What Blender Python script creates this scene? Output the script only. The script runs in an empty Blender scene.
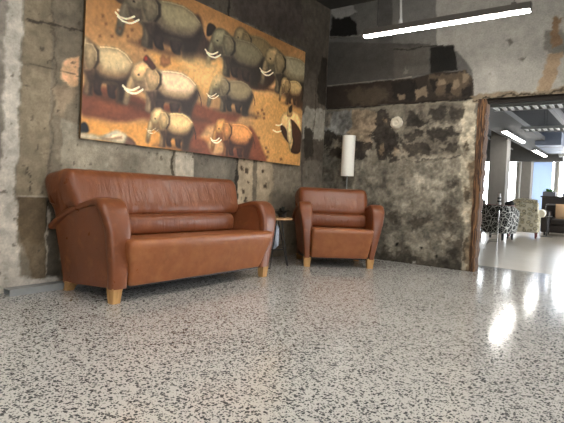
import bpy, bmesh, math, random
import numpy as np
from mathutils import Vector, Matrix

WALL_A_GAIN, WALL_B_GAIN, PRINT_GAIN = (1.38, 1.29, 1.20), (.96, .93, .88), (1.4, 1.37, 1.3)
WORLD, EXPOSURE = 9, .85

LEFT_WALL_MARKS = [
('p',[(-4.67,2.44),(-4.38,2.57),(-4.28,-0.06),(-4.58,-0.01)],(128, 124, 116),0.01,0.02,1,0),
('p',[(-4.58,1.66),(-4.43,1.69),(-4.41,1.34),(-4.34,1.06),(-4.41,0.69),(-4.54,0.69)],(100, 96, 88),0.02,0.05,0.6,0),
('p',[(-4.3,2.6),(-4.3,1.5),(-4.3,0.69),(-4.26,0.22),(-4.27,-0.06),(-4.49,-0.03),(-4.45,0.4),(-4.41,0.91),(-4.41,1.48),(-4.42,2.55)],(170, 167, 159),0.012,0.025,1,0),
('p',[(-4.29,2.61),(-4.09,2.69),(-4.06,1.16),(-4.07,0.72),(-4.29,0.72),(-4.29,1.5)],(124, 115, 98),0.008,0.012,1,0),
('p',[(-4.29,0.72),(-4.07,0.72),(-4.04,0.07),(-4.17,0.09),(-4.19,0.23),(-4.28,0.47)],(88, 77, 60),0.008,0.015,1,0),
('p',[(-4.26,0.39),(-4.07,0.34),(-4.06,0.1),(-4.17,0.11)],(110, 100, 84),0.04,0.05,0.5,0),
('p',[(-4.09,2.69),(-3.81,2.82),(-3.8,1.11),(-3.94,0.69),(-4.06,0.69),(-4.05,1.16)],(110, 103, 90),0.01,0.015,1,0),
('p',[(-4.25,0.11),(-4.04,0.08),(-3.92,0.11),(-3.9,-0.12),(-4.45,-0.07),(-4.39,0.04)],(170, 167, 160),0.012,0.04,1,0),
('p',[(-4.06,0.69),(-3.92,0.73),(-3.9,0.06),(-4.04,0.09)],(74, 69, 60),0.006,0.01,1,-0.03),
('p',[(-4.05,0.65),(-4.02,0.61),(-4.03,0.38),(-4.03,0.1),(-4.05,0.1),(-4.06,0.38)],(168, 160, 146),0.006,0.02,1,0),
('p',[(-4,1.72),(-3.95,1.83),(-3.85,1.86),(-3.84,1.63),(-3.9,1.6),(-3.99,1.64)],(196, 160, 126),0.008,0.02,1,0),
('p',[(-4.03,1.6),(-3.9,1.61),(-3.84,1.58),(-3.97,1.33),(-4.03,1.4)],(140, 124, 104),0.03,0.03,0.7,0),
('l',[(-4.27,2.04),(-4.14,2.05),(-4.02,2.05),(-3.78,2.07)],(60, 54, 46),0.012,0.02,0.9,0),
('l',[(-4.28,1.7),(-4.12,1.71),(-4,1.71),(-3.79,1.71)],(84, 76, 64),0.008,0.01,0.8,0),
('l',[(-4.08,2.39),(-4.07,2.01),(-4.04,1.79),(-4.04,1.55),(-4.04,1.16),(-4.05,0.85)],(82, 74, 62),0.012,0.03,0.6,0),
('l',[(-4.29,0.72),(-3.94,0.72)],(160, 154, 142),0.007,0.004,0.8,0),
('l',[(-4.2,0.95),(-4.18,0.86),(-4.19,0.75)],(60, 54, 46),0.008,0.03,0.9,0),
('p',[(-3.97,1.33),(-2.79,1.25),(-2.72,0.11),(-3.92,0.21)],(134, 129, 116),0.01,0.02,1,0),
('p',[(-3.96,1.17),(-3.62,1.14),(-3.61,0.91),(-3.95,0.92)],(150, 144, 128),0.04,0.06,0.5,0),
('p',[(-3.52,1.12),(-3.09,1.11),(-3.19,0.94),(-3.53,0.94)],(112, 106, 94),0.04,0.06,0.6,0),
('l',[(-2.8,1.2),(-2.81,1.06),(-2.78,0.81)],(66, 60, 50),0.02,0.03,1,0),
('p',[(-2.78,1.25),(-2.54,1.25),(-2.48,0.09),(-2.74,0.11)],(168, 162, 148),0.006,0.008,1,0),
('p',[(-2.54,1.25),(-1.87,1.27),(-1.8,0.03),(-2.48,0.09)],(98, 94, 86),0.006,0.01,1,0),
('p',[(-2.5,1.13),(-1.98,1.11),(-1.96,0.83),(-2.43,0.87)],(112, 108, 98),0.04,0.05,0.5,0),
('l',[(-1.87,1.27),(-1.84,1.07),(-1.85,0.72),(-1.81,0.43)],(44, 40, 34),0.035,0.05,1,0),
('p',[(-1.84,1.27),(-1.13,1.29),(-1.12,0.1),(-1.79,0.14)],(150, 138, 118),0.008,0.02,1,0),
('p',[(-1.58,1.27),(-1.51,1.27),(-1.46,0.36),(-1.53,0.36)],(84, 78, 68),0.01,0.02,0.8,0),
('p',[(-1.17,1.29),(-0.47,1.29),(-0.34,-0.1),(-1.15,-0.03)],(116, 110, 98),0.02,0.03,1,0),
('p',[(-1.22,0.86),(-0.54,0.79),(-0.51,0.44),(-1.23,0.48)],(94, 88, 78),0.03,0.05,0.7,0),
('p',[(-1.78,1.13),(-1.73,1.12),(-1.73,1.06),(-1.78,1.07)],(60, 50, 40),0.008,0.03,0.9,-0.01),
('p',[(-1.71,1.09),(-1.65,1.08),(-1.65,1.02),(-1.7,1.03)],(60, 50, 40),0.008,0.03,0.9,-0.01),
('p',[(-1.74,0.87),(-1.7,0.86),(-1.7,0.81),(-1.74,0.82)],(60, 50, 40),0.008,0.03,0.9,-0.01),
('p',[(-1.65,0.95),(-1.61,0.94),(-1.62,0.9),(-1.65,0.91)],(60, 50, 40),0.008,0.03,0.9,-0.01),
('p',[(-1.7,0.76),(-1.65,0.75),(-1.65,0.69),(-1.7,0.7)],(60, 50, 40),0.008,0.03,0.9,-0.01),
('p',[(-1.4,1.12),(-1.36,1.11),(-1.36,1.07),(-1.4,1.08)],(60, 50, 40),0.008,0.03,0.9,-0.01),
('p',[(-1.33,0.94),(-1.29,0.93),(-1.29,0.89),(-1.32,0.9)],(60, 50, 40),0.008,0.03,0.9,-0.01),
('p',[(-1.74,1.21),(-1.71,1.21),(-1.71,1.17),(-1.74,1.17)],(60, 50, 40),0.008,0.03,0.9,-0.01),
('p',[(-0.74,3.78),(-0.02,4.06),(0.18,-0.14),(-0.46,-0.09)],(84, 78, 70),0.012,0.02,1,0),
('p',[(-0.53,2.02),(0.02,2.03),(0.06,1.62),(-0.54,1.56),(-0.59,1.85)],(136, 134, 126),0.012,0.03,1,0),
('p',[(-0.51,1.73),(-0.3,1.7),(-0.29,1.36),(-0.49,1.32)],(50, 46, 40),0.01,0.04,0.9,0),
('p',[(-0.49,1.29),(0.06,1.33),(0.16,0.01),(-0.48,0.05)],(108, 103, 94),0.02,0.03,1,0),
('p',[(-0.27,2.78),(-0.03,2.8),(0.01,2.08),(-0.21,2.1)],(44, 40, 35),0.01,0.03,0.9,0),
('l',[(-0.29,2.7),(-0.27,2.15),(-0.29,1.31)],(54, 48, 42),0.012,0.02,0.7,0),
('p',[(-3.61,2.99),(-0.07,4.6),(0.01,3.52),(-0.24,2.44),(-0.59,2.63),(-0.6,2.76),(-2.62,2.74)],(78, 73, 66),0.015,0.02,1,0),
('l',[(-2.13,3.02),(-2.11,2.7)],(44, 40, 37),0.02,0.02,1,0),
('p',[(-2.11,3.02),(-0.79,3.5),(-0.61,2.89),(-2.01,2.75)],(70, 63, 60),0.03,0.03,0.7,0)]
BACK_WALL_MARKS = [
('p',[(-0.22,4.12),(3.45,3.29),(3.52,1.96),(2.07,2.06),(-0.09,2.06)],(104, 103, 101),0.01,0.02,1,0),
('p',[(1.52,3.73),(3.45,3.29),(3.52,1.98),(2.03,2.06),(2.04,2.42),(1.85,2.66),(1.58,2.74)],(165, 163, 158),0.012,0.012,1,0),  # pale plaster, its colour raised further for the tube light falling here
('p',[(0.92,3.86),(1.52,3.73),(1.57,2.77),(0.99,2.77)],(123, 122, 119),0.012,0.015,1,0),
('p',[(0.69,3.91),(0.92,3.86),(0.98,2.92),(0.75,2.89)],(95, 94, 92),0.02,0.02,1,0),
('p',[(0.41,3.52),(0.74,3.5),(0.77,2.95),(0.47,3.02)],(111, 110, 107),0.02,0.03,0.8,0),
('p',[(0.02,3.52),(0.34,3.52),(0.43,3.39),(0.24,3.35),(0.1,3.36),(0.01,3.44)],(150, 149, 147),0.006,0.02,1,0),
('p',[(0.03,3.39),(0.16,3.34),(0.31,3.37),(0.36,3.29),(0.44,3.21),(0.43,3.07),(0.01,3.09)],(30, 29, 27),0.006,0.02,1,-0.015),
('l',[(-0,3.11),(0.47,3.05),(0.68,3.08)],(149, 148, 143),0.012,0.01,0.7,0),
('p',[(-0.03,3.04),(1.5,2.8),(1.52,2.41),(1.28,2.42),(0.99,2.41),(0,2.41)],(87, 85, 82),0.008,0.01,1,0),
('p',[(1,2.8),(1.5,2.79),(1.52,2.45),(1.05,2.42)],(104, 100, 94),0.02,0.03,0.6,0),
('p',[(1.5,2.76),(1.79,2.75),(1.86,2.44),(1.52,2.43)],(36, 35, 33),0.006,0.008,1,-0.02),
('l',[(1.01,2.79),(1.21,2.76),(1.37,2.78),(1.77,2.75)],(59, 57, 54),0.012,0.015,1,0),
('p',[(1.17,2.54),(1.23,2.46),(1.14,2.45)],(138, 134, 128),0.01,0.03,0.7,0),
('l',[(0.01,2.4),(0.54,2.4),(0.99,2.39),(1.28,2.41)],(147, 142, 133),0.011,0.006,1,0.012),
('p',[(-0.01,2.39),(1.28,2.39),(1.59,2.43),(1.96,2.42),(2.05,2.3),(2.07,2.08),(1.94,2.08),(1.33,2.07),(0.01,2.08)],(55, 48, 42),0.006,0.012,1,0),
('p',[(0.3,2.33),(0.91,2.32),(0.97,2.1),(0.4,2.1)],(88, 78, 66),0.04,0.05,0.8,0),
('p',[(1.04,2.36),(1.26,2.37),(1.39,2.31),(1.46,2.15),(1.21,2.09),(1.02,2.15)],(37, 33, 30),0.02,0.05,0.85,0),
('p',[(1.49,2.4),(1.95,2.41),(2.02,2.3),(2.02,2.13),(1.66,2.12),(1.53,2.24)],(99, 86, 71),0.015,0.05,0.8,0.012),
('p',[(1.62,2.35),(1.7,2.37),(1.73,2.28),(1.65,2.26)],(143, 127, 107),0.01,0.03,0.85,0),
('p',[(1.8,2.29),(1.87,2.34),(1.92,2.23),(1.84,2.19)],(143, 127, 107),0.01,0.03,0.85,0),
('p',[(1.92,2.38),(1.99,2.39),(2,2.3),(1.94,2.28)],(143, 127, 107),0.01,0.03,0.85,0),
('p',[(1.34,2.23),(1.48,2.26),(1.51,2.15),(1.38,2.12)],(143, 127, 107),0.01,0.03,0.85,0),
('p',[(1.1,2.17),(1.19,2.19),(1.2,2.12),(1.12,2.11)],(143, 127, 107),0.01,0.03,0.85,0),
('p',[(1.73,2.25),(1.8,2.27),(1.81,2.13),(1.74,2.14)],(33, 29, 26),0.01,0.04,0.9,-0.012),
('p',[(1.95,2.21),(2.04,2.2),(2.04,2.11),(1.94,2.1)],(33, 29, 26),0.01,0.04,0.9,-0.012),
('p',[(1.52,2.35),(1.6,2.36),(1.62,2.19),(1.54,2.18)],(33, 29, 26),0.01,0.04,0.9,-0.012),
('p',[(1.26,2.34),(1.31,2.37),(1.35,2.21),(1.28,2.19)],(33, 29, 26),0.01,0.04,0.9,-0.012),
('l',[(0.03,2.07),(0.82,2.06),(1.33,2.07),(1.66,2.07),(2.07,2.07)],(38, 34, 30),0.012,0.008,1,-0.015),
('l',[(0.86,2.04),(1.11,2.06),(1.33,2.05),(1.67,2.06),(1.95,2.06)],(145, 135, 119),0.009,0.01,0.9,0),
('p',[(-0.06,2.06),(2.07,2.06),(2.27,-0.2),(-0,-0.57)],(123, 118, 107),0.006,0.01,1,0),
('p',[(-0.06,2.03),(0.43,2.03),(0.45,1.78),(0.36,1.67),(-0.04,1.71)],(136, 137, 135),0.01,0.02,1,0),
('p',[(-0.06,2.03),(0.11,2.02),(0.09,1.79),(-0.04,1.79)],(106, 98, 86),0.02,0.03,0.7,0),
('p',[(0.43,2.03),(0.65,2.04),(0.8,1.98),(0.84,1.84),(0.76,1.71),(0.76,1.5),(0.62,1.44),(0.52,1.64),(0.36,1.7),(0.45,1.8)],(157, 141, 121),0.008,0.03,1,0),
('p',[(-0.04,1.74),(0.34,1.68),(0.33,1.57),(0.15,1.64),(0.07,1.52),(-0.03,1.59)],(50, 45, 41),0.01,0.06,0.85,0),
('p',[(0.09,1.53),(0.29,1.53),(0.68,1.58),(0.77,1.47),(0.66,1.36),(0.36,1.33),(0.1,1.36)],(50, 45, 41),0.01,0.06,0.85,0),
('p',[(0.8,1.98),(0.89,2.02),(1,1.97),(1.02,1.76),(1.14,1.62),(0.94,1.6),(0.77,1.68)],(50, 45, 41),0.01,0.06,0.85,0),
('p',[(0.79,1.63),(0.96,1.65),(1.06,1.49),(0.98,1.33),(0.84,1.36),(0.79,1.49)],(50, 45, 41),0.01,0.06,0.85,0),
('p',[(0.99,1.62),(1.16,1.67),(1.18,1.33),(1.04,1.31)],(50, 45, 41),0.01,0.06,0.85,0),
('p',[(0.86,1.52),(0.93,1.55),(0.98,1.47),(0.89,1.41)],(127, 111, 91),0.012,0.05,0.9,0),
('p',[(1.06,1.47),(1.13,1.5),(1.15,1.4),(1.08,1.36)],(127, 111, 91),0.012,0.05,0.9,0),
('p',[(0.4,1.47),(0.53,1.48),(0.5,1.41)],(127, 111, 91),0.012,0.05,0.9,0),
('p',[(0.87,1.87),(0.95,1.89),(0.97,1.81)],(127, 111, 91),0.012,0.05,0.9,0),
('p',[(1.2,2.04),(1.95,2.04),(1.98,1.39),(1.23,1.36)],(109, 103, 93),0.01,0.03,1,0),
('p',[(1.25,1.96),(1.41,1.95),(1.4,1.79),(1.24,1.77)],(54, 50, 45),0.012,0.06,0.85,-0.008),
('p',[(1.54,1.97),(1.74,1.99),(1.7,1.83),(1.55,1.79)],(54, 50, 45),0.012,0.06,0.85,-0.008),
('p',[(1.77,1.98),(1.94,1.99),(1.95,1.8),(1.8,1.85)],(54, 50, 45),0.012,0.06,0.85,-0.008),
('p',[(1.22,1.67),(1.48,1.72),(1.48,1.64),(1.22,1.59)],(54, 50, 45),0.012,0.06,0.85,-0.008),
('p',[(1.51,1.69),(1.81,1.73),(1.95,1.7),(1.96,1.63),(1.69,1.58),(1.54,1.59)],(54, 50, 45),0.012,0.06,0.85,-0.008),
('p',[(1.67,1.61),(1.76,1.63),(1.77,1.53),(1.67,1.56)],(54, 50, 45),0.012,0.06,0.85,-0.008),
('p',[(1.19,1.57),(1.49,1.56),(1.6,1.46),(1.26,1.41)],(54, 50, 45),0.012,0.06,0.85,-0.008),
('p',[(1.7,1.49),(1.94,1.55),(1.94,1.43),(1.75,1.39)],(54, 50, 45),0.012,0.06,0.85,-0.008),
('p',[(1.34,1.88),(1.55,1.81),(1.5,1.74),(1.32,1.75)],(54, 50, 45),0.012,0.06,0.85,-0.008),
('l',[(1.35,1.75),(1.55,1.75),(1.95,1.76)],(160, 153, 139),0.03,0.05,0.75,0),
('l',[(1.21,1.36),(1.45,1.33),(1.7,1.36),(1.93,1.35),(2.04,1.37)],(42, 38, 34),0.016,0.04,0.95,0),
('p',[(1.03,1.44),(1.37,1.39),(1.97,1.46),(1.97,1.36),(1.18,1.33)],(156, 149, 135),0.02,0.06,0.6,0),
('p',[(0.05,1.33),(1.18,1.31),(2.07,1.34),(2.15,0.68),(1,0.6),(0.09,0.68)],(133, 128, 117),0.04,0.06,0.8,0),
('p',[(0.05,1.4),(0.41,1.33),(0.45,0.77),(0.09,0.75)],(110, 107, 100),0.04,0.05,0.8,0),
('p',[(1.22,1.12),(1.46,1.18),(1.57,1.03),(1.34,0.95)],(165, 159, 146),0.025,0.09,0.7,0),
('p',[(1.6,0.96),(1.8,1.01),(1.83,0.84),(1.66,0.76)],(165, 159, 146),0.025,0.09,0.7,0),
('p',[(1.13,0.81),(1.32,0.84),(1.35,0.69),(1.16,0.65)],(165, 159, 146),0.025,0.09,0.7,0),
('p',[(1.29,0.35),(1.5,0.42),(1.71,0.36),(1.51,0.21),(1.3,0.22)],(165, 159, 146),0.025,0.09,0.7,0),
('p',[(1.57,0.2),(1.77,0.27),(1.85,0.15),(1.65,0.08)],(165, 159, 146),0.025,0.09,0.7,0),
('p',[(1.76,0.44),(1.9,0.48),(1.91,0.33),(1.79,0.29)],(165, 159, 146),0.025,0.09,0.7,0),
('p',[(1.04,0.32),(1.18,0.39),(1.22,0.21),(1.08,0.17)],(165, 159, 146),0.025,0.09,0.7,0),
('p',[(1.87,1.09),(1.96,1.12),(1.97,0.95),(1.9,0.92)],(75, 69, 61),0.025,0.09,0.75,0),
('p',[(0.99,0.64),(1.2,0.6),(1.18,0.47),(1.01,0.45)],(75, 69, 61),0.025,0.09,0.75,0),
('p',[(1.33,0.58),(1.64,0.66),(1.63,0.5),(1.4,0.43)],(75, 69, 61),0.025,0.09,0.75,0),
('p',[(1.79,0.74),(2,0.78),(2.02,0.56),(1.85,0.57)],(75, 69, 61),0.025,0.09,0.75,0),
('p',[(1.02,0.19),(1.14,0.15),(1.11,0.06),(1,0.08)],(75, 69, 61),0.025,0.09,0.75,0),
('p',[(1.83,0.35),(2.02,0.42),(2.04,0.1),(1.9,0.13)],(75, 69, 61),0.025,0.09,0.75,0),
('p',[(1.22,0.13),(1.52,0.14),(1.5,0.01),(1.2,-0)],(75, 69, 61),0.025,0.09,0.75,0),
('p',[(0.67,0.71),(0.96,0.69),(0.97,0.5),(0.77,0.51)],(75, 69, 61),0.025,0.09,0.75,0),
('p',[(0.03,0.02),(0.97,0.1),(1.77,0.09),(2.16,0.09),(2.2,-0.21),(0.07,-0.56)],(70, 66, 59),0.03,0.05,0.85,0),
('p',[(1.19,0.24),(1.22,0.25),(1.22,0.21),(1.19,0.2)],(29, 26, 23),0.006,0.015,1,0),
('p',[(1.42,0.02),(1.46,0.03),(1.46,-0.01),(1.42,-0.01)],(199, 196, 190),0.006,0.015,1,0),
('p',[(1.51,0.24),(1.55,0.24),(1.54,0.2)],(29, 26, 23),0.006,0.015,1,0),
('p',[(1.7,0.13),(1.74,0.15),(1.74,0.11)],(29, 26, 23),0.006,0.015,1,0),
('p',[(1.95,2.05),(2.1,2.07),(2.13,1.1),(2.11,0.5),(2.15,-0.1),(2.05,-0.11),(2.03,0.73),(1.96,1.34)],(172, 164, 147),0.01,0.03,1,0),
('p',[(2.04,1.34),(2.18,1.34),(2.24,-0.09),(2.1,-0.11),(2.11,0.62)],(125, 108, 87),0.012,0.04,0.85,0),
('p',[(2.02,1.03),(2.07,1),(2.07,0.8),(2.02,0.85)],(76, 66, 54),0.01,0.04,0.8,0),
('p',[(2.05,0.37),(2.1,0.4),(2.11,0.11),(2.06,0.11)],(76, 66, 54),0.01,0.04,0.8,0),
('p',[(2.01,1.58),(2.06,1.55),(2.05,1.46),(2.01,1.46)],(76, 66, 54),0.01,0.04,0.8,0),
('p',[(2.8,2.76),(2.96,2.75),(3.06,2.63),(3.01,2.48),(2.86,2.5),(2.78,2.6)],(125, 123, 118),0.012,0.03,1,0),
('p',[(2.86,2.9),(2.93,2.89),(2.94,2.73),(2.97,2.6),(2.87,2.57),(2.85,2.71)],(131, 108, 85),0.01,0.03,1,0),
('p',[(2.84,2.5),(2.97,2.51),(2.92,2.28),(2.86,2.09),(2.72,2.06),(2.77,2.23)],(160, 140, 117),0.01,0.025,1,0),
('p',[(2.02,2.11),(2.36,2.13),(2.68,2.1),(3.01,2.12),(3.42,2.13),(3.43,2),(2.08,2.01)],(134, 121, 103),0.008,0.03,1,0),
('l',[(2.07,2.04),(2.36,2.07),(2.58,2.09),(2.83,2.07),(3.01,2.1)],(66, 58, 48),0.014,0.03,1,0),
('p',[(2.4,2.72),(2.46,2.73),(2.47,2.69),(2.43,2.67)],(94, 90, 84),0.012,0.03,0.8,0),
('p',[(2.53,2.48),(2.6,2.51),(2.57,2.45)],(94, 90, 84),0.012,0.03,0.8,0),
('p',[(2.22,2.35),(2.24,2.36),(2.24,2.33)],(94, 90, 84),0.012,0.03,0.8,0)]
PRINT_SHAPES = [
('p',[(-4.079,2.917),(-0.227,4.8),(-0.02,2.765),(-2.503,2.465),(-3.191,2.264),(-3.853,1.989)],(154, 106, 61),0.2,0.008,0.7,0),
('p',[(-3.18,2.066),(-2.761,2.213),(-2.232,2.203),(-2.188,2.02),(-2.46,1.807),(-2.747,1.981),(-3.055,1.911)],(212, 156, 86),0.05,0.008,0.9,0),
('p',[(-1.714,2.005),(-1.17,2.048),(-0.714,1.935),(-0.645,1.17),(-1.465,1.212),(-1.678,1.546)],(202, 148, 79),0.08,0.008,0.6,0),
('p',[(-3.843,1.379),(-3.545,1.373),(-3.145,1.43),(-2.557,1.33),(-2.547,1.167),(-3.833,1.17)],(218, 150, 72),0.05,0.008,0.8,0),
('p',[(-3.853,1.603),(-3.674,1.655),(-3.268,1.638),(-3.151,1.54),(-3.236,1.453),(-3.445,1.387),(-3.661,1.382),(-3.844,1.403)],(101, 53, 36),0.02,0.008,0.92,0),
('p',[(-3.744,1.559),(-3.555,1.577),(-3.39,1.519),(-3.489,1.45),(-3.683,1.454)],(136, 75, 47),0.05,0.008,0.6,0),
('p',[(-3.422,1.531),(-2.595,1.711),(-2.195,1.673),(-1.835,1.73),(-1.963,1.598),(-2.396,1.495),(-2.556,1.309),(-2.932,1.46),(-3.168,1.445)],(107, 55, 36),0.03,0.008,0.9,0),
('p',[(-2.799,1.342),(-2.358,1.373),(-2.385,1.328),(-2.769,1.266)],(202, 124, 63),0.02,0.008,0.7,0),
('p',[(-2.64,1.341),(-2.43,1.344),(-2.271,1.201),(-1.876,1.35),(-1.718,1.587),(-1.476,1.356),(-1.461,1.164),(-2.628,1.14)],(111, 57, 38),0.02,0.008,0.9,0),
('p',[(-3.295,2.144),(-3.094,2.181),(-2.823,2.158),(-2.553,2.146),(-2.339,2.199),(-2.348,2.343),(-2.499,2.405),(-2.61,2.595),(-2.887,2.372),(-3.074,2.242)],(52, 37, 32),0.02,0.008,0.95,0),
('p',[(-2.075,2.241),(-1.926,2.03),(-1.641,2.019),(-1.418,2.086),(-1.271,2.263),(-1.406,2.426),(-1.698,2.517),(-1.949,2.338)],(47, 35, 30),0.02,0.008,0.95,0),
('p',[(-0.932,2.311),(-0.62,2.485),(-0.572,1.958),(-0.767,2.005),(-0.872,2.143)],(62, 43, 32),0.015,0.008,0.95,0),
('p',[(-3.6,2.464),(-3.422,2.527),(-3.404,2.376),(-3.431,2.298),(-3.5,2.263),(-3.516,2.275),(-3.462,2.314),(-3.446,2.397),(-3.537,2.401)],(68, 53, 40),0.008,0.008,1,0),
('l',[(-3.534,2.334),(-3.474,2.34),(-3.435,2.375),(-3.421,2.406)],(232, 212, 176),0.022,0,1,0),
('p',[(-2.477,2.504),(-2.437,2.557),(-2.347,2.543),(-2.386,2.458),(-2.471,2.413)],(41, 32, 27),0.008,0.008,1,0),
('p',[(-3.063,2.04),(-3.03,2.086),(-2.992,2.058),(-2.945,2.089),(-2.928,2.016),(-3.01,1.959),(-3.059,1.976)],(124, 73, 47),0.012,0.008,0.7,0),
('p',[(-2.009,2.246),(-1.703,2.221),(-1.311,2.223),(-1.183,2.255),(-1.359,2.279),(-1.881,2.278)],(68, 45, 31),0.03,0.008,0.7,0),
('p',[(-1.81,2.378),(-1.814,2.311),(-1.784,2.26),(-1.714,2.26),(-1.727,2.316),(-1.714,2.377)],(52, 39, 31),0.008,0.008,1,0),
('p',[(-1.653,2.376),(-1.657,2.309),(-1.627,2.259),(-1.558,2.258),(-1.562,2.314),(-1.522,2.375)],(52, 39, 31),0.008,0.008,1,0),
('p',[(-2.116,2.28),(-2.08,2.263),(-2.057,2.302),(-2.044,2.369),(-2.012,2.413),(-1.959,2.402),(-1.915,2.384),(-1.902,2.328),(-1.905,2.245),(-1.818,2.244),(-1.815,2.333),(-1.783,2.366),(-1.669,2.354),(-1.556,2.364),(-1.544,2.308),(-1.53,2.241),(-1.434,2.241),(-1.43,2.307),(-1.392,2.38),(-1.354,2.452),(-1.35,2.519),(-1.38,2.575),(-1.452,2.62),(-1.559,2.643),(-1.68,2.633),(-1.766,2.617),(-1.836,2.635),(-1.908,2.658),(-1.977,2.653),(-2.027,2.62),(-2.058,2.564),(-2.079,2.497),(-2.099,2.414),(-2.111,2.33)],(95, 79, 56),0.008,0.008,1,0),
('p',[(-1.806,2.445),(-1.716,2.41),(-1.577,2.409),(-1.457,2.442),(-1.376,2.53),(-1.346,2.474),(-1.391,2.363),(-1.419,2.274),(-1.434,2.241),(-1.53,2.241),(-1.556,2.364),(-1.712,2.355),(-1.817,2.356)],(43, 33, 25),0.026,0.008,0.97,0),
('p',[(-1.908,2.412),(-1.831,2.434),(-1.808,2.356),(-1.818,2.244),(-1.853,2.244),(-1.859,2.334)],(52, 39, 31),0.014,0.008,0.8,0),
('p',[(-1.774,2.606),(-1.679,2.622),(-1.558,2.632),(-1.46,2.609),(-1.396,2.558),(-1.444,2.497),(-1.581,2.465),(-1.703,2.466),(-1.768,2.522)],(127, 109, 77),0.036,0.008,0.95,0),
('p',[(-2.049,2.57),(-2.018,2.62),(-1.968,2.644),(-1.907,2.646),(-1.902,2.579),(-1.941,2.513),(-1.982,2.48),(-2.045,2.503)],(137, 118, 86),0.014,0.008,0.97,0),
('p',[(-2.044,2.492),(-1.982,2.48),(-1.932,2.502),(-1.909,2.435),(-1.96,2.407),(-2.013,2.419)],(79, 65, 47),0.014,0.008,0.8,0),
('p',[(-2.103,2.336),(-2.091,2.414),(-2.07,2.492),(-2.044,2.492),(-2.047,2.413),(-2.067,2.324)],(134, 115, 83),0.008,0.008,0.9,0),
('p',[(-1.817,2.612),(-1.764,2.589),(-1.757,2.5),(-1.797,2.445),(-1.823,2.445),(-1.784,2.511),(-1.798,2.579)],(38, 30, 22),0.01,0.008,0.85,0),
('p',[(-1.905,2.613),(-1.835,2.612),(-1.788,2.567),(-1.792,2.5),(-1.832,2.445),(-1.875,2.434),(-1.904,2.479),(-1.926,2.552)],(111, 95, 68),0.01,0.008,0.9,0),
('l',[(-1.913,2.613),(-1.844,2.615),(-1.793,2.567),(-1.793,2.506)],(142, 123, 88),0.01,0,0.7,0),
('l',[(-1.757,2.614),(-1.671,2.63),(-1.558,2.64),(-1.461,2.617),(-1.388,2.569)],(133, 115, 82),0.013,0,0.8,0),
('l',[(-1.655,2.533),(-1.627,2.499),(-1.633,2.465)],(91, 76, 55),0.006,0,0.5,0),
('l',[(-1.568,2.532),(-1.54,2.498),(-1.546,2.465)],(91, 76, 55),0.006,0,0.5,0),
('l',[(-1.481,2.531),(-1.453,2.497),(-1.459,2.464)],(91, 76, 55),0.006,0,0.5,0),
('p',[(-1.999,2.527),(-1.981,2.53),(-1.987,2.541),(-1.999,2.539)],(25, 18, 14),0.004,0.008,0.9,0),
('l',[(-1.979,2.432),(-2.037,2.397),(-2.089,2.394),(-2.126,2.414)],(245, 229, 194),0.0085,0,1,0),
('l',[(-1.943,2.418),(-2.001,2.377),(-2.062,2.372),(-2.107,2.392)],(253, 238, 207),0.0085,0,1,0),
('l',[(-1.354,2.519),(-1.314,2.451),(-1.301,2.384)],(52, 39, 31),0.013,0,1,0),
('p',[(-2.342,2.074),(-1.959,2.044),(-1.469,2.044),(-1.308,2.081),(-1.528,2.11),(-2.182,2.111)],(66, 44, 32),0.03,0.008,0.7,0),
('p',[(-2.091,2.227),(-2.097,2.149),(-2.06,2.09),(-1.973,2.089),(-1.988,2.154),(-1.971,2.226)],(49, 38, 32),0.008,0.008,1,0),
('p',[(-1.895,2.225),(-1.901,2.147),(-1.864,2.088),(-1.777,2.087),(-1.781,2.152),(-1.732,2.223)],(49, 38, 32),0.008,0.008,1,0),
('p',[(-2.476,2.115),(-2.431,2.095),(-2.401,2.14),(-2.385,2.217),(-2.345,2.269),(-2.278,2.255),(-2.223,2.235),(-2.207,2.17),(-2.212,2.072),(-2.103,2.071),(-2.099,2.175),(-2.058,2.214),(-1.915,2.199),(-1.774,2.21),(-1.759,2.145),(-1.743,2.067),(-1.623,2.065),(-1.617,2.143),(-1.569,2.227),(-1.52,2.311),(-1.514,2.389),(-1.551,2.454),(-1.642,2.507),(-1.774,2.535),(-1.926,2.524),(-2.034,2.506),(-2.122,2.526),(-2.211,2.553),(-2.298,2.548),(-2.361,2.509),(-2.4,2.445),(-2.427,2.367),(-2.454,2.27),(-2.469,2.173)],(91, 81, 63),0.008,0.008,1,0),
('p',[(-2.086,2.305),(-1.974,2.264),(-1.8,2.262),(-1.65,2.3),(-1.547,2.402),(-1.51,2.337),(-1.567,2.208),(-1.604,2.104),(-1.623,2.065),(-1.743,2.067),(-1.774,2.21),(-1.97,2.2),(-2.1,2.201)],(41, 33, 27),0.026,0.008,0.97,0),
('p',[(-2.214,2.267),(-2.117,2.292),(-2.09,2.201),(-2.103,2.071),(-2.146,2.072),(-2.153,2.176)],(49, 38, 32),0.014,0.008,0.8,0),
('p',[(-2.044,2.493),(-1.925,2.511),(-1.773,2.522),(-1.652,2.494),(-1.571,2.435),(-1.632,2.364),(-1.804,2.327),(-1.956,2.329),(-2.037,2.395)],(124, 114, 89),0.036,0.008,0.95,0),
('p',[(-2.389,2.451),(-2.35,2.509),(-2.286,2.538),(-2.21,2.54),(-2.205,2.462),(-2.254,2.385),(-2.306,2.346),(-2.384,2.373)],(137, 128, 101),0.014,0.008,0.97,0),
('p',[(-2.383,2.36),(-2.306,2.346),(-2.242,2.372),(-2.216,2.293),(-2.279,2.262),(-2.345,2.275)],(76, 65, 52),0.014,0.008,0.8,0),
('p',[(-2.458,2.179),(-2.443,2.27),(-2.416,2.361),(-2.383,2.36),(-2.388,2.269),(-2.414,2.166)],(134, 125, 98),0.008,0.008,0.9,0),
('p',[(-2.099,2.5),(-2.031,2.473),(-2.024,2.369),(-2.075,2.305),(-2.107,2.305),(-2.058,2.382),(-2.074,2.461)],(37, 29, 24),0.01,0.008,0.85,0),
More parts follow.
